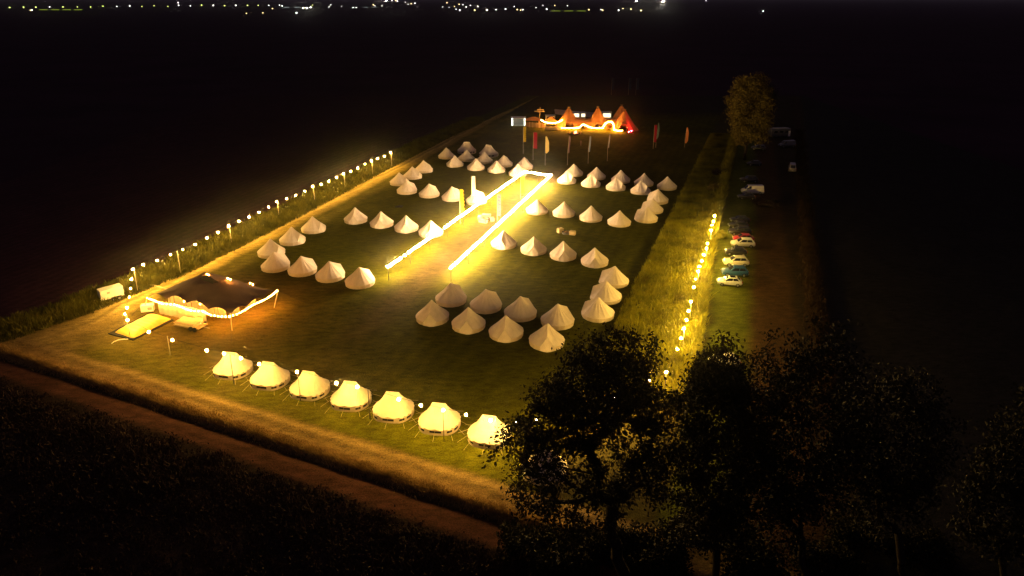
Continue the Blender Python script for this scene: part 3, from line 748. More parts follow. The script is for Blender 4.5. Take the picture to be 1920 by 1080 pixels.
FM = {'yellow': flagmat('yellow', (.42, .31, .015)), 'red': flagmat('red', (.26, .01, .03)), 'cream': flagmat('cream', (.78, .62, .25)), 'mauve': flagmat('mauve', (.20, .11, .13)),
      'blue': flagmat('blue', (.26, .32, .42)), 'grey': flagmat('grey', (.30, .26, .28)), 'teal': flagmat('teal', (.18, .36, .36)), 'orange': flagmat('orange', (.75, .30, .10)),
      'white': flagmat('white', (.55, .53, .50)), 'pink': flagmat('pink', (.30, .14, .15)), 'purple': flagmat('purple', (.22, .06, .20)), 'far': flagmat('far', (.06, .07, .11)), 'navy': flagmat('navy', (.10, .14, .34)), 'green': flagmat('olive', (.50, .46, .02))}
G1 = 'flags standing behind the camp'
flag((981, 288), 8.3, .85, 4.6, FM['yellow'], 'ragged yellow flag, leftmost of the flags behind the aisle', G1, 'ragged')
flag((999.5, 300), 8.2, 1.1, 4.7, FM['red'], 'crimson flag between the yellow and the cream flags', G1)
flag((1022, 310), 8.3, 1.0, 4.7, FM['cream'], 'cream feather flag just behind the far end of the aisle', G1, 'feather')
flag((1064, 309), 8.2, .5, 4.6, FM['mauve'], 'dull mauve flag, narrow, right of the cream flag', G1, lean=.3)
flag((1102.5, 307), 7.9, .42, 4.3, FM['blue'], 'pale blue narrow flag between mauve and grey flags', G1, lean=.3)
flag((1138.5, 302), 8.0, .35, 4.0, FM['grey'], 'grey narrow flag, rightmost of the six flags behind the aisle', G1, lean=.4)
flag((1224.5, 279), 7.6, .8, 5.4, FM['red'], 'red flag standing alone in the dark beside a teal flag', G1)
flag((1229.5, 277), 7.9, .6, 5.0, FM['teal'], 'teal feather flag just right of the lone red flag', G1, 'feather', .4)
flag((1283.5, 276), 6.4, .9, 5.0, FM['orange'], 'orange feather flag, farthest right of the flags behind the camp', G1, 'feather', .3)
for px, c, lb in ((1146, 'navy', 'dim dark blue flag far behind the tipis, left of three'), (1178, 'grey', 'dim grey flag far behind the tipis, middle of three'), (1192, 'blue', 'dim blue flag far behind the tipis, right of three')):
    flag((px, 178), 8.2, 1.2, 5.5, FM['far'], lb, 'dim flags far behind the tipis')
G2 = 'flags standing along the aisle'
flag((885, 388), 7.2, .8, 4.5, FM['white'], 'white flag rising beside a tent on the aisle left side', G2)
flag((863, 420), 7.6, .85, 5.2, FM['yellow'], 'bright yellow ragged flag on the aisle left side', G2, 'ragged')
flag((932.5, 416), 6.2, .75, 4.9, FM['pink'], 'pink patterned flag standing inside the aisle by the seats', G2, 'zigzag')
flag((976, 373), 5.6, .85, 4.2, FM['green'], 'olive yellow flag standing inside the aisle near its far end', G2, 'plain')

# ------------------------------------------------------------------ seats and fires
def bale(px, py, rz, label, group, s=(1.9, .8, .6), m='straw'):
    q = P(px, py); t = thing('straw_bale', label, 'bale', (q.x, q.y, 0), rz, group)
    b = MB().box((0, 0, s[2] / 2), s).build('straw', M[m], t); bv = b.modifiers.new('b', 'BEVEL'); bv.width = .07; bv.segments = 2
    for x in (-.3, .3):
        MB().box((x * s[0], 0, s[2] / 2), (.03, s[1] + .02, s[2] + .02)).build('twine', M['rope'], t)
    return t
GS = 'straw bale seats inside the aisle'
bale(906, 417, A_FWD + R(80), 'pale bale seat nearest the camera in the aisle seating ring', GS)
bale(912, 406, A_FWD + R(100), 'pale bale seat at the back of the aisle seating ring', GS)
bale(899.5, 410, A_FWD + R(15), 'pale bale seat on the left of the aisle seating ring', GS, (1.5, .8, .6))
bale(923, 413.5, A_FWD + R(30), 'pale bale seat on the right of the aisle seating ring', GS, (1.5, .8, .6))
def fire_pit(px, py, label, lit=False, r=.9):
    q = P(px, py); t = thing('fire_pit', label, 'fire pit', (q.x, q.y, 0))
    MB().lathe([(r, 0), (r, .4), (r * .85, .4), (r * .75, .12), (0, .1)], 18).build('bowl', M['stone'], t)
    lg = MB()
    for k in range(5):
        a = k * 1.26; lg.tube([(math.cos(a) * r * .7, math.sin(a) * r * .7, .15), (0, 0, .55)], .08, 6)
    lg.build('logs', M['wood'], t)
    if lit:
        f = MB()
        for k in range(7):
            a = rnd.uniform(0, 6.3); d = rnd.uniform(0, r * .5); h = rnd.uniform(.6, 1.3)
            f.lathe([(.04, .2), (.22, .35), (.16, .2 + h * .5), (.01, .2 + h)], 7, (math.cos(a) * d, math.sin(a) * d, 0))
        f.build('flames', M['fire'], t)
fire_pit(911, 411.5, 'small brown fire pit in the middle of the aisle seating ring')
GB = 'pale straw bales on the right lawn'
bale(1050.5, 436, R(30), 'pale straw bale, left of the dark fire pit on right lawn', GB, (1.2, .9, .9))
bale(1073.5, 440, R(-20), 'pale straw bale, right of the dark fire pit on right lawn', GB, (1.2, .9, .8))
fire_pit(1062, 438, 'dark unlit fire pit between two pale bales on the lawn')
fire_pit(1078, 252, 'burning fire pit glowing red in front of the tipis', True, 1.3)
for px, py, lb in ((1067, 251, 'dark log seat left of the burning fire pit'), (1088, 251, 'dark log seat right of the burning fire pit')):
    q = P(px, py); s = MB().tube([(-1.2, 0, .3), (1.2, 0, .3)], .3, 10).build('log_seat', M['wood']); s.location = q; s.rotation_euler = (0, 0, R(70)); tag(s, lb, 'seat')

# ------------------------------------------------------------------ people
def person(px, py, rz, top, label, z=0):
    q = P(px, py)
    J = {'pel': (0, 0, .95), 'ab': (0, 0, 1.15), 'ch': (0, 0, 1.38), 'nk': (0, 0, 1.52), 'hd': (0, .02, 1.62), 'ht': (0, .02, 1.74)}
    vs = [(0, 0, .95), (0, 0, 1.15), (0, 0, 1.38), (0, 0, 1.50), (0, .02, 1.60), (0, .02, 1.72)]; ra = [.15, .14, .17, .06, .095, .085]; es = [(0, 1), (1, 2), (2, 3), (3, 4), (4, 5)]
    for sg in (-1, 1):
        n = len(vs); vs += [(sg * .19, 0, 1.42), (sg * .26, .03, 1.15), (sg * .25, .12, .90), (sg * .25, .15, .80)]; ra += [.065, .05, .04, .045]; es += [(2, n), (n, n + 1), (n + 1, n + 2), (n + 2, n + 3)]
        n = len(vs); vs += [(sg * .10, .02 * sg, .86), (sg * .12, .05 * sg, .48), (sg * .13, .02 * sg - .02, .08), (sg * .14, .14, .04)]; ra += [.10, .07, .05, .045]; es += [(0, n), (n, n + 1), (n + 1, n + 2), (n + 2, n + 3)]
    me = bpy.data.meshes.new('person'); me.from_pydata(vs, es, []); me.materials.append(top)
    o = link('person', me); o.location = q; o.rotation_euler = (0, 0, rz)
    sk = o.modifiers.new('skin', 'SKIN'); sub = o.modifiers.new('sub', 'SUBSURF'); sub.levels = 1; sub.render_levels = 2
    if not me.skin_vertices: me.attributes  # created by the modifier below
    return tag(o, label, 'person'), ra
def finish_people(lst):
    for o, ra in lst:
        bpy.context.view_layer.objects.active = o
        if not o.data.skin_vertices:
            with bpy.context.temp_override(object=o, active_object=o): bpy.ops.mesh.customdata_skin_add()
        for i, r_ in enumerate(ra): o.data.skin_vertices[0].data[i].radius = (r_, r_)
        o.data.skin_vertices[0].data[0].use_root = True
M['skin_cloth'] = mat('dark_clothes', (.04, .035, .04), .9, .3, 5)
finish_people([person(1086, 243.5, R(100), M['skin_cloth'], 'person in dark clothes standing behind the burning fire pit'),
               person(1091, 244.5, R(60), M['skin_cloth'], 'person in dark clothes standing right of the fire near tipi entrance'),
               person(1052.5, 241, R(10), M['skin_cloth'], 'person in dark clothes standing below the festoon left of tipis'),
               person(1089, 273, R(200), mat('pale_clothes', (.35, .2, .16), .9, .2, 5), 'person in pale clothes standing among the flags in the dark')])

# ------------------------------------------------------------------ tipi village
def tipi(px, py_top, Y, rad, label, door_a=-90, group='canvas tipis'):
    c = Q(px, py_top, Y); h = c.z
    t = thing('tipi', label, 'tipi', (c.x, Y, 0), 0, group)
    n = 28; vs = []; fs = []; prof = [(.12, 1.0), (.22, .86), (.36, .70), (.52, .50), (.72, .27), (1.0, 0)]
    for j, (f, zf) in enumerate(prof):
        for k in range(n):
            a = 2 * math.pi * k / n + R(door_a)
            rr = rad * f * (1.0 if k % 2 else .965) ; zz = h * zf
            if j == 5 and k in (0, 1, n - 1): zz = 2.3; rr *= .93                 # lifted entrance
            if j == 4 and k in (0, 1, n - 1): zz = max(zz, 2.6); rr *= .97
            vs.append((rr * math.cos(a), rr * math.sin(a), zz))
    for j in range(5):
        for k in range(n): fs.append((j * n + k, (j + 1) * n + k, (j + 1) * n + (k + 1) % n, j * n + (k + 1) % n))
    MB().add(vs, fs).build('cover', M['tan'], t)
    for k in range(7):
        a = 2 * math.pi * k / 7 + .3
        b = Vector((math.cos(a) * rad * .86, math.sin(a) * rad * .86, 0)); tip = Vector((-math.cos(a) * .55, -math.sin(a) * .55, h + .75))
        MB().tube([b, tip], [.09, .05], 6).build('pole', M['wood'], t)
    return t
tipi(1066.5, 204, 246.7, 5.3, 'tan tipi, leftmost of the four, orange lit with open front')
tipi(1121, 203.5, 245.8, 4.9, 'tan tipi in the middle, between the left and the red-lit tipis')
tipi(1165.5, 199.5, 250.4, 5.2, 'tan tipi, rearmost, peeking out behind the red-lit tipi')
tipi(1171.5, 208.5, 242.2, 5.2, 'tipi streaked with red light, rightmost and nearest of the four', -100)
def polyQ(pxs, Y, n):
    w = [Q(x, y, Y) for x, y in pxs]; seg = [0]
    for a, b in zip(w, w[1:]): seg.append(seg[-1] + (b - a).length)
    out = []
    for i in range(n):
        d = seg[-1] * i / (n - 1); k = max(0, min(len(w) - 2, int(np.searchsorted(seg, d)) - 1))
        q = w[k].lerp(w[k + 1], (d - seg[k]) / max(1e-6, seg[k + 1] - seg[k])); q.z = max(q.z, .22); out.append(q)
    return out
GT = 'string lights around the tipis'
festoon(polyQ([(1015, 225.5), (1022, 229), (1030, 230.5), (1040, 230.5), (1047, 229), (1054, 225)], 243.1, 18), 'tipi', 'bulb string sagging between the wooden fence and the leftmost tipi', GT)
festoon(polyQ([(1053, 239.5), (1065, 240.5), (1078, 240.5), (1086, 239)], 240.8, 14), 'tipi', 'bulb string along the foot of the leftmost tipi', GT)
festoon(polyQ([(1089, 237), (1093, 233), (1098, 235), (1104, 238), (1112, 240), (1122, 240.5), (1130, 240)], 240.4, 20), 'tipi', 'bulb string along the foot of the middle tipi', GT)
festoon(polyQ([(1131, 239), (1134, 233), (1139, 229), (1146, 228), (1150, 232), (1151, 238), (1152, 243)], 238.6, 18), 'tipi', 'bulb string arching over the entrance beside the red-lit tipi', GT)
festoon(polyQ([(1152, 244), (1158, 245), (1166, 245)], 235.8, 6), 'tipi', 'short bulb string on the ground before the red-lit tipi', GT)
def link_canopy(p0, p1, label):
    a, b = Q(*p0), Q(*p1); t = thing('canvas_awning', label, 'awning', (a.x, a.y, 0)); d = b - a; vs = []; fs = []; n = 10
    for i in range(n + 1):
        f = i / n; z = 4.3 - 1.1 * math.sin(math.pi * f)
        for y_, dz in ((-3.4, -1.9), (-1.2, -.35), (1.2, -.1), (3.4, -1.7)): vs.append((d.x * f, d.y * f + y_, z + dz))
    for i in range(n):
        for j in range(3): q_ = i * 4 + j; fs.append((q_, q_ + 4, q_ + 5, q_ + 1))
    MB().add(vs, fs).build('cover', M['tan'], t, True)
    for f in (.3, .7):
        for y_ in (-3.3, 3.3): MB().tube([(d.x * f, d.y * f + y_, 0), (d.x * f, d.y * f + y_, 2.3)], .07).build('pole', M['wood'], t)
link_canopy((1072, 225, 246.5), (1115, 225, 246), 'low tan canvas linking the leftmost and middle tipis')
link_canopy((1127, 225, 246), (1163, 225, 245), 'low tan canvas linking the middle and right tipis')
# red uplighter
def uplighter(px, Y, label):
    q = Q(px, 245, Y); t = thing('uplighter', label, 'lamp', (q.x, Y, 0))
    MB().lathe([(.22, 0), (.22, .3), (.18, .32)], 12).build('housing', M['dark_pole'], t)
    MB().lathe([(.0, .33), (.17, .33)], 12).build('lens', M['red_lamp'], t)
uplighter(1179, 236.0, 'small red uplighter on the ground before the rightmost tipi')
uplighter(1184, 237.2, 'second red uplighter at the right foot of the rightmost tipi')
# shower / ticket shelter with white tubes
def shelter():
    q = Q(972, 236, 249.9); t = thing('shelter', 'small white open shelter lit by two upright tubes left of fence', 'shelter', (q.x, q.y, 0))
    MB().box((0, 1.0, 1.4), (5.0, .08, 2.6)).build('back_panel', M['dark_panel'], t)
    MB().box((0, 0, 3.05), (5.6, 2.4, .12), 0, R(6)).build('roof', M['white_paint'], t)
    for x in (-2.6, 2.6):
        MB().box((x, .2, 1.45), (.1, 1.8, 2.9)).build('side_panel', M['white_paint'], t)
        MB().tube([(x * .86, -.75, .2), (x * .86, -.75, 2.75)], .12, 8).build('light_tube', M['tube_white'], t)
    MB().box((0, .1, .05), (5.2, 2.0, .1)).build('floor', M['grey_paint'], t)
shelter()
def fence():
    a, b = Q(986, 236.5, 246.7), Q(1012, 237, 244.9); rz = math.atan2((b - a).y, (b - a).x); Ln = (b - a).length
    t = thing('timber_fence', 'orange lit timber board fence between the shelter and the festoon', 'fence', (a.x, a.y, 0), rz)
    for i in range(4):
        x = Ln * (i + .5) / 4
        bd = MB()
        for k in range(6): bd.box((x, 0, .25 + k * .3), (Ln / 4 - .14, .05, .26))
        bd.build('board_panel', M['wood'], t)
    for i in range(5): MB().box((Ln * i / 4, -.02, 1.0), (.12, .12, 2.1)).build('post', M['pale_wood'], t)
    a2, b2 = Q(1014, 237, 244.9), Q(1022, 238, 244.0)
    g = thing('timber_gate', 'narrow timber gate at the right end of the board fence', 'gate', (a2.x, a2.y, 0), math.atan2((b2 - a2).y, (b2 - a2).x))
    w = (b2 - a2).length
    bd = MB()
    for k in range(7): bd.box((w * (k + .5) / 7, 0, .95), (w / 7 - .03, .05, 1.7))
    bd.build('board_panel', M['wood'], g)
    for x in (0, w): MB().box((x, 0, 1.05), (.14, .14, 2.1)).build('post', M['pale_wood'], g)
    # bar counter below the festoon
    c1 = Q(1036, 240, 241.3); c = thing('bar_counter', 'low timber bar counter below the sagging festoon', 'counter', (c1.x, c1.y, 0))
    MB().box((0, 0, .55), (5.5, .6, 1.0)).build('front', M['pale_wood'], c); MB().box((0, -.05, 1.08), (5.8, .8, .06)).build('top', M['wood'], c)
fence()
def signpost():
    b = Q(1010, 229, 250.4); b.z = 0; t = thing('signpost', 'tall wooden signpost with several crossed arms above the fence', 'signpost', b)
    h = Q(1013.5, 201, 250.4).z
    MB().tube([(0, 0, 0), (.55, 0, h)], [.26, .10], 8).build('post', M['pale_wood'], t)
    for z, l, r_, o in ((h * .86, 1.5, .1, .2), (h * .78, 2.2, -.12, -.1), (h * .76, 1.6, .35, .5)):
        MB().box((.4 + o, -.22, z), (l * 1.7, .08, .3), r_).build('arm', M['pale_wood'], t)
signpost()
def cabin(px0, px1, py0, py1, Y, label, lit, name='cabin', cat='cabin'):
    a = Q(px0, py1, Y); b = Q(px1, py0, Y); w = b.x - a.x; h = max(2.4, b.z)
    t = thing(name, label, cat, ((a.x + b.x) / 2, Y, 0))
    MB().box((0, 1.3, h / 2), (w, 2.4, h)).build('body', M['white_paint'], t)
    MB().box((0, 1.3, h + .06), (w + .3, 2.7, .12)).build('roof', M['white_paint'], t)
    MB().box((0, .085, h * .62), (w * .8, .03, h * .5)).build('counter_window', M['hatch_light'] if lit else M['glass'], t)
    MB().box((0, -.15, h * .34), (w * .85, .5, .06)).build('shelf', M['pale_wood'], t)
    MB().box((0, -.5, h * .93), (w * .9, 1.1, .05), 0, R(-14)).build('hatch', M['white_paint'], t)
cabin(1023, 1041, 217.5, 231, 251.3, 'small white kiosk behind the sagging festoon left of the tipis', False, 'kiosk', 'kiosk')
cabin(1075, 1087, 211.5, 222, 263.1, 'white food stall with glowing hatch, left of two behind the tipis', True, 'food_stall', 'food stall')
cabin(1089, 1098, 213, 222, 264.0, 'white food stall with glowing hatch, right beside the other stall', True, 'food_stall', 'food stall')
cabin(1129, 1147, 211, 221.5, 262.1, 'white lit catering trailer between the middle and right tipis', True, 'catering_trailer', 'trailer')
# small tan awning in front of kiosk
q = Q(1033, 229, 246.7)
aw = thing('canvas_awning', 'small pointed tan awning in front of the white kiosk', 'awning', (q.x, 246.7, 0))
MB().add([(-2.4, -1.2, 2.2), (2.4, -1.2, 2.2), (2.4, 1.2, 2.2), (-2.4, 1.2, 2.2), (0, 0, 4.0)], [(0, 1, 4), (1, 2, 4), (2, 3, 4), (3, 0, 4)]).build('cover', M['tan'], aw)
for x in (-2.35, 2.35):
    for y in (-1.15, 1.15): MB().tube([(x, y, 0), (x, y, 2.2)], .05).build('pole', M['wood'], aw)
q = Q(1000, 227, 250.4)
aw = thing('canvas_awning', 'low dark canvas awning behind the timber board fence', 'awning', (q.x, 250.4, 0))
MB().add([(-3.4, -1.6, 2.0), (3.4, -1.6, 2.0), (3.4, 1.6, 2.2), (-3.4, 1.6, 2.2), (-.5, 0, 3.2), (1.0, 0, 3.1)], [(0, 1, 5, 4), (1, 2, 5), (2, 3, 4, 5), (3, 0, 4)]).build('cover', M['tan'], aw)
for x in (-3.3, 3.3):
    for y in (-1.5, 1.5): MB().tube([(x, y, 0), (x, y, 2.05)], .05).build('pole', M['wood'], aw)
# long open sided marquee behind the tipis, lit from beneath
def long_roof():
    a, b = Q(1040, 206, 269.4), Q(1114, 212, 269.4); h = a.z; Ln = b.x - a.x
    t = thing('open_barn', 'long low open-sided shelter roof glowing orange behind the tipis', 'shelter', (a.x, 269.4, 0))
    n = 16; vs = []; fs = []
    for i in range(n + 1):
        x = Ln * i / n; sag = .5 * math.sin(math.pi * i / n)
        z1 = h + (b.z - h) * i / n
        vs += [(x, -3.0, z1 - 1.2 - .2 * sag), (x, 0, z1 + .3 - sag * .3), (x, 3.0, z1 - 1.0)]
    for i in range(n):
        for j in range(2): q = i * 3 + j; fs.append((q, q + 3, q + 4, q + 1))
    MB().add(vs, fs).build('roof', M['cream'], t, True)
    for i in range(0, n + 1, 4):
        for y in (-2.9, 2.9): MB().tube([(Ln * i / n, y, 0), (Ln * i / n, y, h - 1.3)], .08).build('post', M['wood'], t)
    for f in (.35, .5, .65, .8):
        l = MB().lathe([(.01, .3), (.22, .2), (.22, 0), (.01, -.05)], 10, (Ln * f, -4.2 if f > .3 else 0, h - 3.4)).build('lantern', M['under_light'], t)
long_roof()

# ------------------------------------------------------------------ cars
def paint(n, c): return mat('paint_' + n, c, .28, .05, 2, .5, coat=.6)
CAR = {}
def car_meshes(kind):
    # x: nose (0) to tail (L); profile stations (x, z_low, z_top, half width)
    if kind == 'suv': L_, H_, st, cab = 4.4, 1.68, [(0, .42, .62, .55), (.08, .30, .82, .74), (.45, .26, .97, .86), (1.25, .26, 1.06, .91), (2.4, .26, 1.08, .92), (3.6, .26, 1.08, .91), (4.2, .30, 1.05, .86), (4.36, .36, .98, .76), (4.4, .42, .8, .66)], [(1.15, 1.05), (1.95, 1.62), (3.75, 1.64), (4.25, 1.05)]
    elif kind == 'van': L_, H_, st, cab = 5.2, 2.2, [(0, .42, .7, .6), (.08, .32, .95, .8), (.5, .28, 1.15, .92), (1.1, .28, 1.22, .95), (3, .28, 1.25, .96), (5.0, .28, 1.25, .95), (5.2, .36, 1.2, .9)], [(.75, 1.2), (1.5, 2.1), (5.0, 2.18), (5.18, 1.22)]
    else: L_, H_, st, cab = 3.95, 1.48, [(0, .40, .55, .52), (.07, .28, .72, .70), (.45, .24, .86, .80), (1.1, .24, .95, .85), (2.2, .24, .97, .86), (3.2, .24, .98, .85), (3.75, .28, .95, .80), (3.92, .36, .85, .70), (3.95, .42, .7, .6)], [(.98, .94), (1.75, 1.43), (3.1, 1.46), (3.75, .95)]
    b = MB(); vs = []; fs = []; n = 8
    for x, zl, zt, w in st:
        vs += [(x, -w * .86, zl), (x, -w, zl + .14), (x, -w, zt - .18), (x, -w * .90, zt), (x, w * .90, zt), (x, w, zt - .18), (x, w, zl + .14), (x, w * .86, zl)]
    for i in range(len(st) - 1):
        for k in range(n): fs.append((i * n + k, i * n + (k + 1) % n, (i + 1) * n + (k + 1) % n, (i + 1) * n + k))
    fs.append(tuple(range(n - 1, -1, -1))); fs.append(tuple((len(st) - 1) * n + k for k in range(n)))
    b.add(vs, fs)
    (x0, z0), (x1, z1), (x2, z2), (x3, z3) = cab
    wb, wt = max(s[3] for s in st) * .89, max(s[3] for s in st) * .72
    c = [(x0, wb, z0 - .04), (x1, wt, z1), (x2, wt, z2), (x3, wb * .96, z3 - .04)]
    cv = [(x, s * w, z) for s in (-1, 1) for x, w, z in c]
    b.add(cv, [(0, 3, 2, 1), (4, 5, 6, 7), (0, 1, 5, 4), (1, 2, 6, 5), (2, 3, 7, 6)])
    mesh_b = b.mesh('body', M['white_paint'], True)
    def lerp(p, q, f): return tuple(p[i] + (q[i] - p[i]) * f for i in range(3))
    def pane(p00, p10, p11, p01, m, off):                 # inset a panel and set it proud
        q = [lerp(lerp(p00, p10, u), lerp(p01, p11, u), v) for u, v in ((m, m * 1.3), (1 - m, m * 1.3), (1 - m, 1 - m), (m, 1 - m))]
        return [tuple(Vector(a) + Vector(off)) for a in q]
    g = {}
    g['windscreen'] = MB().add(pane(cv[0], cv[4], cv[5], cv[1], .08, (-.012, 0, .012)), [(0, 1, 2, 3)]).mesh('windscreen', M['glass'])
    g['rear_window'] = MB().add(pane(cv[7], cv[3], cv[2], cv[6], .12, (.012, 0, .012)), [(0, 1, 2, 3)]).mesh('rear_window', M['glass'])
    sides = []
    for s, o in ((0, -1), (4, 1)):
        p = [cv[s], cv[s + 3], cv[s + 2], cv[s + 1]]
        for f0, f1 in (((.10, .50), (.53, .90)) if kind != 'van' else ((.06, .24),)):
            lo0, lo1 = lerp(p[0], p[1], f0), lerp(p[0], p[1], f1); hi0, hi1 = lerp(p[3], p[2], f0 if f0 > .2 else .06), lerp(p[3], p[2], f1)
            q = [lerp(lo0, hi0, .12), lerp(lo1, hi1, .12), lerp(lo1, hi1, .88), lerp(lo0, hi0, .88)]
            sides.append(MB().add([tuple(Vector(a) + Vector((0, o * .015, .004))) for a in q], [(0, 1, 2, 3) if o < 0 else (3, 2, 1, 0)]).mesh('side_window', M['glass']))
    g['side'] = sides
    wr = .33 if kind != 'hatch' else .30
    g['wheels'] = [(x, s * (max(q[3] for q in st) - .10)) for x in (L_ * .19, L_ * .81) for s in (-1, 1)]
    g['tyre'] = MB().tube([(0, -.11, 0), (0, .11, 0)], wr, 16).mesh('tyre', M['rubber'], False)
    g['rim'] = MB().tube([(0, -.118, 0), (0, .118, 0)], wr * .62, 12).mesh('rim', M['rim'], False)
    g['wr'] = wr
    hz = st[1][2] - .13
    g['head'] = [MB().box((.06, s * st[1][3] * .78, hz), (.14, .26, .13)).mesh('headlight', M['lamp_lens']) for s in (-1, 1)]
    g['tail'] = [MB().box((L_ - .05, s * st[-2][3] * .92, .82 if kind != 'van' else 1.0), (.12, .16, .24)).mesh('tail_light', M['tail_lens']) for s in (-1, 1)]
    g['mirror'] = [MB().box((x0 + .35, s * (wb + .12), z0 + .08), (.12, .2, .13)).mesh('wing_mirror', M['rubber']) for s in (-1, 1)]
    g['plate'] = MB().box((L_ + .005, 0, .6), (.02, .5, .11)).mesh('rear_plate', M['white_paint'])
    return mesh_b, g, L_
def car(kind, px, py, rz, pm, label, roof=None, name='parked_car', cat='car'):
    if kind not in CAR: CAR[kind] = car_meshes(kind)
    mb, g, L_ = CAR[kind]; q = P(px, py)
    t = thing(name, label, cat, (q.x, q.y, float(height(np.array([q.x]), np.array([q.y]))[0])), rz, 'vehicles parked beyond the crop strip')
    off = Vector((-L_ / 2, 0, 0))
    def put(n, me, loc=(0, 0, 0), par=t):
        o = link(n, me, par); o.location = Vector(loc) + (off if par is t else Vector()); return o
    b = put('body', mb); b.material_slots[0].link = 'OBJECT'; b.material_slots[0].material = pm
    bv = b.modifiers.new('bevel', 'BEVEL'); bv.width = .04; bv.segments = 2; bv.limit_method = 'ANGLE'
    put('windscreen', g['windscreen']); put('rear_window', g['rear_window'])
    for s in g['side']: put('side_window', s)
    for x, y in g['wheels']:
        w = put('wheel', g['tyre'], (x, y, g['wr'])); put('rim', g['rim'], (0, 0, 0), w)
    for s in g['head']: put('headlight', s)
    for s in g['tail']: put('tail_light', s)
    for s in g['mirror']: put('wing_mirror', s)
    put('rear_plate', g['plate'])
    if roof: put('roof_panel', MB().box((2.45, 0, 1.475), (.9, .9, .02)).mesh('roof_panel', M['glass']))
    return t
PW, PC, PB, PR, PK, PS = paint('silver', (.55, .56, .55)), paint('cream', (.62, .56, .44)), paint('blue', (.02, .08, .20)), paint('red', (.35, .01, .03)), paint('black', (.015, .014, .018)), paint('white', (.7, .66, .6))
car('hatch', 1367, 534, R(-10), PW, 'small silver hatchback with dark roof panel, nearest in the visible row', True)
car('suv', 1377, 516, R(-6), PB, 'blue car parked between the silver hatchback and the cream SUV')
car('suv', 1379, 497, R(-4), PC, 'cream SUV parked just behind the blue car')
car('hatch', 1379, 477, R(-8), PK, 'black car parked between the cream and the white SUVs')
car('suv', 1392, 462, R(-6), PS, 'white SUV parked directly in front of a red car')
car('hatch', 1393, 452, R(-6), PR, 'red car mostly hidden behind the white SUV')
car('suv', 1387, 439, R(-4), PK, 'dark car with a glinting roof edge behind the red car')
car('hatch', 1384, 427, R(-4), PK, 'dark car at the back of the near parked row, lower glint')
car('hatch', 1387, 417, R(-4), PK, 'dark car at the back of the near parked row, upper glint')
car('hatch', 1399, 373, R(-4), PK, 'dark car glinting just in front of the pale van')
car('van', 1410, 363, R(-4), PS, 'pale van parked in the dark behind the near cars', None, 'parked_van', 'van')
car('suv', 1404, 341, R(-4), PK, 'dark car parked right behind the pale van')
car('hatch', 1414, 310, R(-4), PK, 'very dim car parked below the tall olive tree')
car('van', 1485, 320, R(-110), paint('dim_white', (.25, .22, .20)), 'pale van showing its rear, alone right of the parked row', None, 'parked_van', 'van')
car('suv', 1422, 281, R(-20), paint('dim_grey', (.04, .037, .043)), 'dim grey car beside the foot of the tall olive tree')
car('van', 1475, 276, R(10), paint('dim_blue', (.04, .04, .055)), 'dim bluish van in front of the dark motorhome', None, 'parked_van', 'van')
car('hatch', 1357, 683, R(-8), PS, 'white car just showing above the second front tree')
def motorhome():
    q = P(1460, 258); t = thing('motorhome', 'large dim motorhome parked at the far end of the car park', 'motorhome', (q.x, q.y, 0), R(8))
    m = paint('motorhome', (.06, .06, .08))
    b = MB().box((0, 0, 1.9), (7.0, 2.3, 2.7)).build('body', m, t); bv = b.modifiers.new('b', 'BEVEL'); bv.width = .25; bv.segments = 3
    MB().box((0, 0, 3.3), (4.6, 1.4, .16)).build('roof_box', M['grey_paint'], t)
    for x in (-1.8, .2, 2.0): MB().box((x, -1.16, 2.2), (1.1, .03, .7)).build('window', M['glass'], t)
    for x in (-2.2, 2.0):
        for y in (-1.05, 1.05): MB().tube([(x, y - .12, .38), (x, y + .12, .38)], .38, 14).build('wheel', M['rubber'], t)
    MB().box((3.0, -1.165, 1.5), (.75, .03, 1.8)).build('door', M['white_paint'], t)
motorhome()

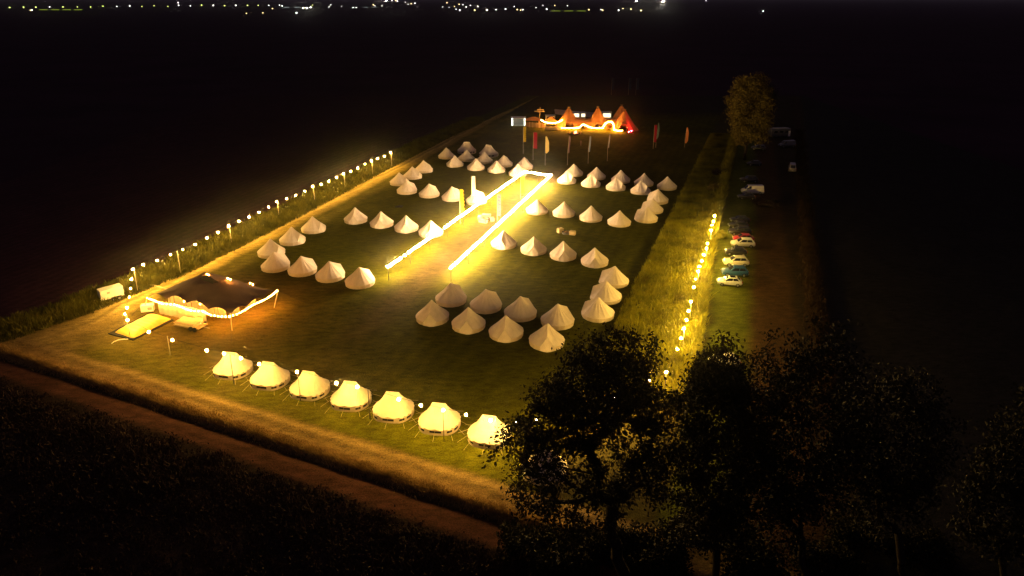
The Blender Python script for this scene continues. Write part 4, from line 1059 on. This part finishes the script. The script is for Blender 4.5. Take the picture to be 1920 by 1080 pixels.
# ------------------------------------------------------------------ trees
def tree(base, h, crown_c, crown_r, n_cl, per, leaf, lm, label, seed, trunk_r=.35, spread=.55, fork=.35, flat=1.0, name='tree', slant=0.0):
    """crown clusters joined back to a trunk, nearest branch first"""
    r = np.random.default_rng(seed)
    t = thing(name, label, 'tree', base)
    cc = np.array(crown_c); cr = np.array(crown_r)
    pts = []
    lob = r.normal(size=(9, 3)); lob /= np.linalg.norm(lob, axis=1)[:, None]
    while len(pts) < n_cl:
        d = r.normal(size=3); d /= np.linalg.norm(d)
        lump = .58 + .56 * max(0, float(np.max(lob @ d)) - .45) / .55
        rad = r.uniform(.25, 1.0) ** .45 * lump
        p = cc + d * cr * rad
        p[0] += slant * (p[2] - cc[2])
        if slant and p[2] < cc[2] and r.random() < .70: continue
        if p[2] > h * .16: pts.append(p)
    pts = np.array(pts)
    nodes = [np.array((0, 0, 0.))]; par = [-1]; tips = []
    nt = 6
    for i in range(1, nt + 1):
        f = i / nt; nodes.append(np.array((cc[0] * .45 * f ** 2 + .12 * r.normal(), cc[1] * .45 * f ** 2 + .12 * r.normal(), h * fork * f))); par.append(i - 1)
    order = np.argsort(np.linalg.norm((pts - nodes[-1]) * (1, 1, .8), axis=1))
    for k in order:
        p = pts[k]; A = np.array(nodes[2:]); dv = p - A
        cost = np.linalg.norm(dv, axis=1) + .9 * np.maximum(0, -dv[:, 2]) + .25 * np.linalg.norm(A - nodes[nt], axis=1)
        j = int(np.argmin(cost)) + 2
        L_ = np.linalg.norm(p - nodes[j]); m = max(1, int(L_ / 1.3)); q0 = nodes[j]; prev = j
        for s in range(1, m + 1):
            f = s / m; q = q0 + (p - q0) * f; q[2] += .14 * L_ * math.sin(math.pi * f); q = q + r.normal(size=3) * .10 * (s < m)
            nodes.append(q); par.append(prev); prev = len(nodes) - 1
        tips.append(prev)
    n = len(nodes); area = np.zeros(n)
    for i in tips: area[i] += .025 ** 2
    for i in range(n - 1, 0, -1):
        area[i] = max(area[i], .02 ** 2); area[par[i]] += area[i]
    rad = np.sqrt(area); rad *= trunk_r / rad[0]; rad = np.maximum(rad, .018)
    wood = MB()
    for i in range(1, n):
        a, b = nodes[par[i]], nodes[i]
        if np.linalg.norm(a - b) < 1e-4: continue
        ra = min(rad[par[i]], rad[i] * 1.5) if par[i] > nt else rad[par[i]]
        wood.tube([a, b], [float(ra), float(rad[i])], 5 if rad[i] < .12 else 8, False)
    wood.build('trunk', M['bark'], t, True)
    cen = np.repeat(np.array([nodes[i] for i in tips]), per, 0)
    sc = np.repeat(r.uniform(.6, 1.35, len(tips)), per)[:, None]
    c = cen + r.normal(size=cen.shape) * spread * sc * (1, 1, .75 * flat)
    N = len(c); a = r.normal(size=(N, 3)); a /= np.linalg.norm(a, axis=1)[:, None]
    b = np.cross(a, r.normal(size=(N, 3))); b /= np.linalg.norm(b, axis=1)[:, None]
    sz = (leaf * r.uniform(.6, 1.3, N))[:, None]
    V = np.stack([c - a * sz, c - b * sz * .45, c + a * sz, c + b * sz * .45], 1)
    quads('crown', V, lm, t)
    return t
def gp(px, py): q = P(px, py); return (q.x, q.y, 0)
tree((8.9, 41, 0), 25, (-3.6, .5, 15.0), (6.1, 6.6, 7.7), 470, 64, .16, M['leaf_dark'], 'big dark leafy tree in front of the camp, hiding the last tents', 3, .45, .46, .30, slant=.32)
tree((15.4, 41, 0), 24, (-.5, 1.0, 14.6), (3.1, 3.4, 9.6), 330, 84, .16, M['leaf_dark'], 'tall narrow dark tree just right of the big front tree', 5, .30, .46, .36)
tree((22.2, 41, 0), 23.5, (-1.6, 1.0, 14.6), (4.3, 4.2, 9.2), 330, 64, .16, M['leaf_dark'], 'sparse forked tree, third from left in the front line', 8, .28, .5, .30)
tree((30.5, 41, 0), 20.5, (-3.0, 1.0, 13.8), (4.6, 4.4, 6.8), 260, 54, .16, M['leaf_dark'], 'dim rounded tree, fourth from left in the front line', 9, .28, .5, .22)
tree((37.5, 40, 0), 14, (-1.5, 1.0, 9.8), (3.4, 3.4, 4.6), 160, 44, .17, M['leaf_dark'], 'low dim tree between the rounded tree and the right edge', 12, .22, .5, .2)
tree((43, 41, 0), 19, (-4, 1.0, 13.2), (4.0, 4.4, 5.8), 220, 50, .17, M['leaf_dark'], 'dim tree cut off by the right edge of the view', 14, .26, .5, .2)
tree(gp(1396, 300), 25, (0, 0, 14.0), (6.0, 6.0, 11.5), 420, 70, .26, M['leaf_olive'], 'tall olive brown tree lit beside the distant car park', 21, .45, .7, .2)
tree(gp(1425, 230), 15, (0, 0, 9.0), (5.0, 5.0, 6.0), 160, 40, .30, M['leaf_dark'], 'dim tree standing behind the tall olive tree', 23, .35, .8, .25)
# low bushes near the car park and along the farm track
def bush(px, py, r_, h, m, label, seed, name='bush'):
    rr = np.random.default_rng(seed); q = P(px, py); t = thing(name, label, 'bush', (q.x, q.y, 0))
    n = int(900 * r_ * h); d = rr.normal(size=(n, 3)); d /= np.linalg.norm(d, axis=1)[:, None]; d[:, 2] = np.abs(d[:, 2])
    lobe = np.concatenate([rr.uniform(-.75, .75, (9, 2)), rr.uniform(0, .35, (9, 1))], 1)[rr.integers(0, 9, n)]
    lsz = rr.uniform(.3, .7, 9)[rr.integers(0, 9, n)][:, None]
    c = lobe * (r_, r_, h) + d * lsz * (r_, r_, h) * (rr.uniform(.2, 1, (n, 1)) ** .5) * (.75 + .5 * fbm(d[:, 0] * 2 + 9, d[:, 1] * 2 + d[:, 2] * 3 + 9, seed))[:, None]
    a = rr.normal(size=(n, 3)); a /= np.linalg.norm(a, axis=1)[:, None]; b = np.cross(a, rr.normal(size=(n, 3))); b /= np.linalg.norm(b, axis=1)[:, None]
    s = rr.uniform(.08, .2, (n, 1))
    quads('foliage', np.stack([c - a * s, c - b * s * .5, c + a * s, c + b * s * .5], 1), m, t)
    st = MB()
    for k in range(6):
        an = k * 1.05; st.tube([(0, 0, -.05), (math.cos(an) * r_ * .5, math.sin(an) * r_ * .5, h * .7)], [.05, .02], 5)
    st.build('stems', M['bark'], t)
bush(1345, 360, 2.2, 2.6, M['leaf_olive'], 'brownish bush at the far end of the right crop strip', 31)
bush(1352, 330, 2.0, 2.2, M['scrub'], 'dim bush beyond the far end of the right crop strip', 32)
bush(1440, 385, 3.0, 1.6, M['scrub'], 'dim low bush right of the parked cars', 33)
for k_, (px, py, r_, h_) in enumerate(((985, 1040, 2.0, 2.6), (1060, 1062, 2.6, 3.4), (1140, 1045, 2.6, 3.0), (1225, 1060, 2.4, 3.6), (1290, 1010, 1.8, 2.6), (1395, 1065, 2.6, 3.2), (1540, 1065, 2.8, 3.4), (1600, 1020, 2.2, 2.6), (1730, 1060, 2.6, 3.0))):
    bush(px, py, r_, h_, M['leaf_dark'], f'dark undergrowth bush below the front trees, {ORD[k_]} from left', 50 + k_)
bush(1345, 445, 1.6, 2.2, M['crop'], 'bright green bush beside the far lights of the right strip', 34)

# ------------------------------------------------------------------ distant town
M['town_warm'] = emit('town_warm', (1.0, .7, .3), 7); M['town_green'] = emit('town_green', (.95, 1.0, .25), 5); M['town_white'] = emit('town_white', (1.0, .92, .9), 8); M['flood'] = emit('flood', (1.0, .95, .75), 140)
M['town_wall'] = mat('town_wall', (.14, .14, .12), .9, .2, .3)
def town_lamp(px, py, m, s, label, group=None, name='street_lamp'):
    p = Q(px, py, 2800); z = p.z
    if z < 3:
        p = P(px, py, 8.0)
    else:
        pass
    t = thing(name, label, 'street lamp', (p.x, p.y, 0), 0, group)
    MB().tube([(0, 0, 0), (0, 0, p.z)], .25, 5).build('pole', M['dark_pole'], t)
    MB().lathe([(.01, s * .8), (s * .8, s * .4), (s, 0), (s * .7, -s * .6), (.01, -s * .8)], 8, (0, 0, p.z)).build('lamp_head', M[m], t)
TG = 'town streetlamps along the left horizon'
LBW = 'tiny white light in the scattered town lamps on the horizon'
LBY = 'tiny yellowish point of light among the distant town lamps'
rl = random.Random(5)
for px, py in ((18, 14), (44, 13.5), (67, 13.5), (93, 13), (118, 13), (145, 13), (170, 13), (193, 11.5), (219, 12), (243, 11), (266, 12), (289, 10.5), (315, 12), (335, 10), (357, 11), (378, 9.5), (400, 10), (421, 10.5), (442, 10), (464, 10), (484, 10), (504, 10), (524, 9.5), (529, 11), (334, 5), (620, 9)):
    w = rl.random() < .45
    town_lamp(px, py, 'town_white' if w else 'town_green', rl.uniform(1.5, 2.3), 'small white streetlamp in the even line along the left horizon' if w else 'small yellow-green streetlamp in the even line along the left horizon', 'white lamps of the left horizon line' if w else 'yellow lamps of the left horizon line')
for px, py in ((57, 19), (60, 19), (462, 25), (493, 24), (511, 16), (556, 24), (617, 13), (640, 12), (662, 14), (668, 14), (700, 9), (703, 11), (724, 2), (735, 1), (742, 1), (745, 2), (765, 8), (771, 7), (778, 6), (760, 4), (716, 11), (830, 13), (838, 5), (842, 14), (852, 12), (855, 17), (862, 19), (868, 9), (874, 13), (882, 10), (895, 11), (861, 8), (890, 19), (930, 18), (948, 17), (964, 12), (970, 18), (976, 19), (980, 18), (1005, 14), (1018, 10), (1025, 17), (1040, 10), (1064, 11), (1127, 18), (1130, 19), (1160, 19), (1168, 16), (1183, 17), (896, 12), (1324, 1)):
    w = rl.random() < .6
    town_lamp(px, py, 'town_white' if w else 'town_warm', rl.uniform(1.0, 2.0), LBW if w else LBY, 'scattered white town lights' if w else 'scattered yellowish town lights')
town_lamp(575, 14.5, 'flood', 1.3, 'bright white floodlight at the middle of the lit depot', name='floodlight'); town_lamp(568, 15, 'flood', 1.0, 'bright white floodlight, left one at the lit depot', name='floodlight'); town_lamp(583, 14, 'flood', 1.1, 'bright white floodlight, right one at the lit depot', name='floodlight'); town_lamp(586, 9.5, 'town_green', 1.4, 'yellow lamp just above the depot floodlights')
town_lamp(913, 19, 'flood', .9, 'single bright white lamp below the town, right of centre', name='floodlight')
town_lamp(1243, 2.5, 'flood', 3.0, 'brightest floodlight on the skyline, right of the town', name='floodlight'); town_lamp(1193, 1, 'flood', 2.0, 'bright floodlight on the skyline left of the brightest one', name='floodlight')
town_lamp(1104, 18, 'town_warm', 1.9, 'bright yellow lamp left of the paired skyline lamps'); town_lamp(1202, 19.5, 'town_warm', 2.0, 'bright yellow lamp below the skyline floodlights'); town_lamp(1431, 21, 'town_white', 1.5, 'lone white lamp far out on the dark right plain'); town_lamp(724, 0.5, 'flood', 1.6, 'bright lamp at the top edge above the depot')
def lit_building(px0, px1, py, label, m, h=4.5, name='lit_shed'):
    a, b = P(px0, py), P(px1, py); w = (b - a).length
    t = thing(name, label, 'building', ((a.x + b.x) / 2, (a.y + b.y) / 2, 0), math.atan2((b - a).y, (b - a).x))
    MB().box((0, 8, h / 2), (w, 14, h)).build('wall', M['town_wall'], t)
    MB().add([(-w / 2 - 1, .5, h + .05), (w / 2 + 1, .5, h + .05), (w / 2 + 1, 15.5, h + .05), (-w / 2 - 1, 15.5, h + .05), (-w / 2 - 1, 8, h + 3), (w / 2 + 1, 8, h + 3)], [(0, 1, 5, 4), (2, 3, 4, 5), (1, 2, 5), (3, 0, 4)]).build('roof', M['town_wall'], t)
    for i in range(int(max(2, w / 40))):
        x = -w / 2 + w * (i + .5) / int(max(2, w / 40)); wd = MB().box((x, .97, h * .55), (min(30, w / 4), .04, h * .5)).build('window', m, t)
M['win_green'] = emit('win_green', (.8, 1.0, .08), .35); M['win_white'] = emit('win_white', (.8, .95, .9), .3)
lit_building(71, 157, 19.5, 'long low shed with dim yellow windows far left on the horizon', M['win_green'])
lit_building(527, 567, 15.5, 'pale lit depot building beside the white floodlights', M['win_white'], 7)
lit_building(678, 710, 14.5, 'lit building right of the depot on the horizon', M['win_white'], 4)
lit_building(1030, 1102, 21.5, 'long dim yellow lit shed below the town centre lights', M['win_green'], 3.2)

# ------------------------------------------------------------------ sky, moonlight, added haze
w = bpy.data.worlds.new('World'); scene.world = w; w.use_nodes = True
nt = w.node_tree; bg = nt.nodes['Background']
sky = nt.nodes.new('ShaderNodeTexSky'); sky.sky_type = 'NISHITA'; sky.sun_disc = False
sky.sun_elevation = R(-4); sky.sun_rotation = R(200)
mx = nt.nodes.new('ShaderNodeMix'); mx.data_type = 'RGBA'; mx.inputs[0].default_value = .85
nt.links.new(sky.outputs[0], mx.inputs[6]); mx.inputs[7].default_value = (.58, .42, .62, 1)
nt.links.new(mx.outputs[2], bg.inputs['Color']); bg.inputs['Strength'].default_value = .08
HAZE = .00011  # density of the haze added to spread halos round the bulbs
if HAZE:
    hz = MB().box((0, 16000, 29), (66000, 34000, 62)).build('haze', M['white_paint']); hz.data.materials.clear()
    hm = bpy.data.materials.new('lamp_halo_haze'); hm.use_nodes = True; hm.node_tree.nodes.clear()
    o = hm.node_tree.nodes.new('ShaderNodeOutputMaterial'); pv = hm.node_tree.nodes.new('ShaderNodeVolumePrincipled')
    pv.inputs['Color'].default_value = (.9, .9, .9, 1); pv.inputs['Density'].default_value = HAZE; pv.inputs['Anisotropy'].default_value = .978
    hm.node_tree.links.new(pv.outputs[0], o.inputs['Volume']); hz.data.materials.append(hm); tag(hz, 'thin haze added over the whole site for halos round the lamps', 'haze', kind='stuff')

scene.view_settings.view_transform = 'Standard'; scene.view_settings.look = 'None'; scene.view_settings.exposure = 0; scene.view_settings.gamma = 1
cy = scene.cycles
cy.use_denoising = True; cy.use_light_tree = True; cy.max_bounces = 5; cy.diffuse_bounces = 2; cy.glossy_bounces = 2; cy.transmission_bounces = 3; cy.volume_bounces = 0
cy.caustics_reflective = False; cy.caustics_refractive = False; cy.sample_clamp_indirect = 4
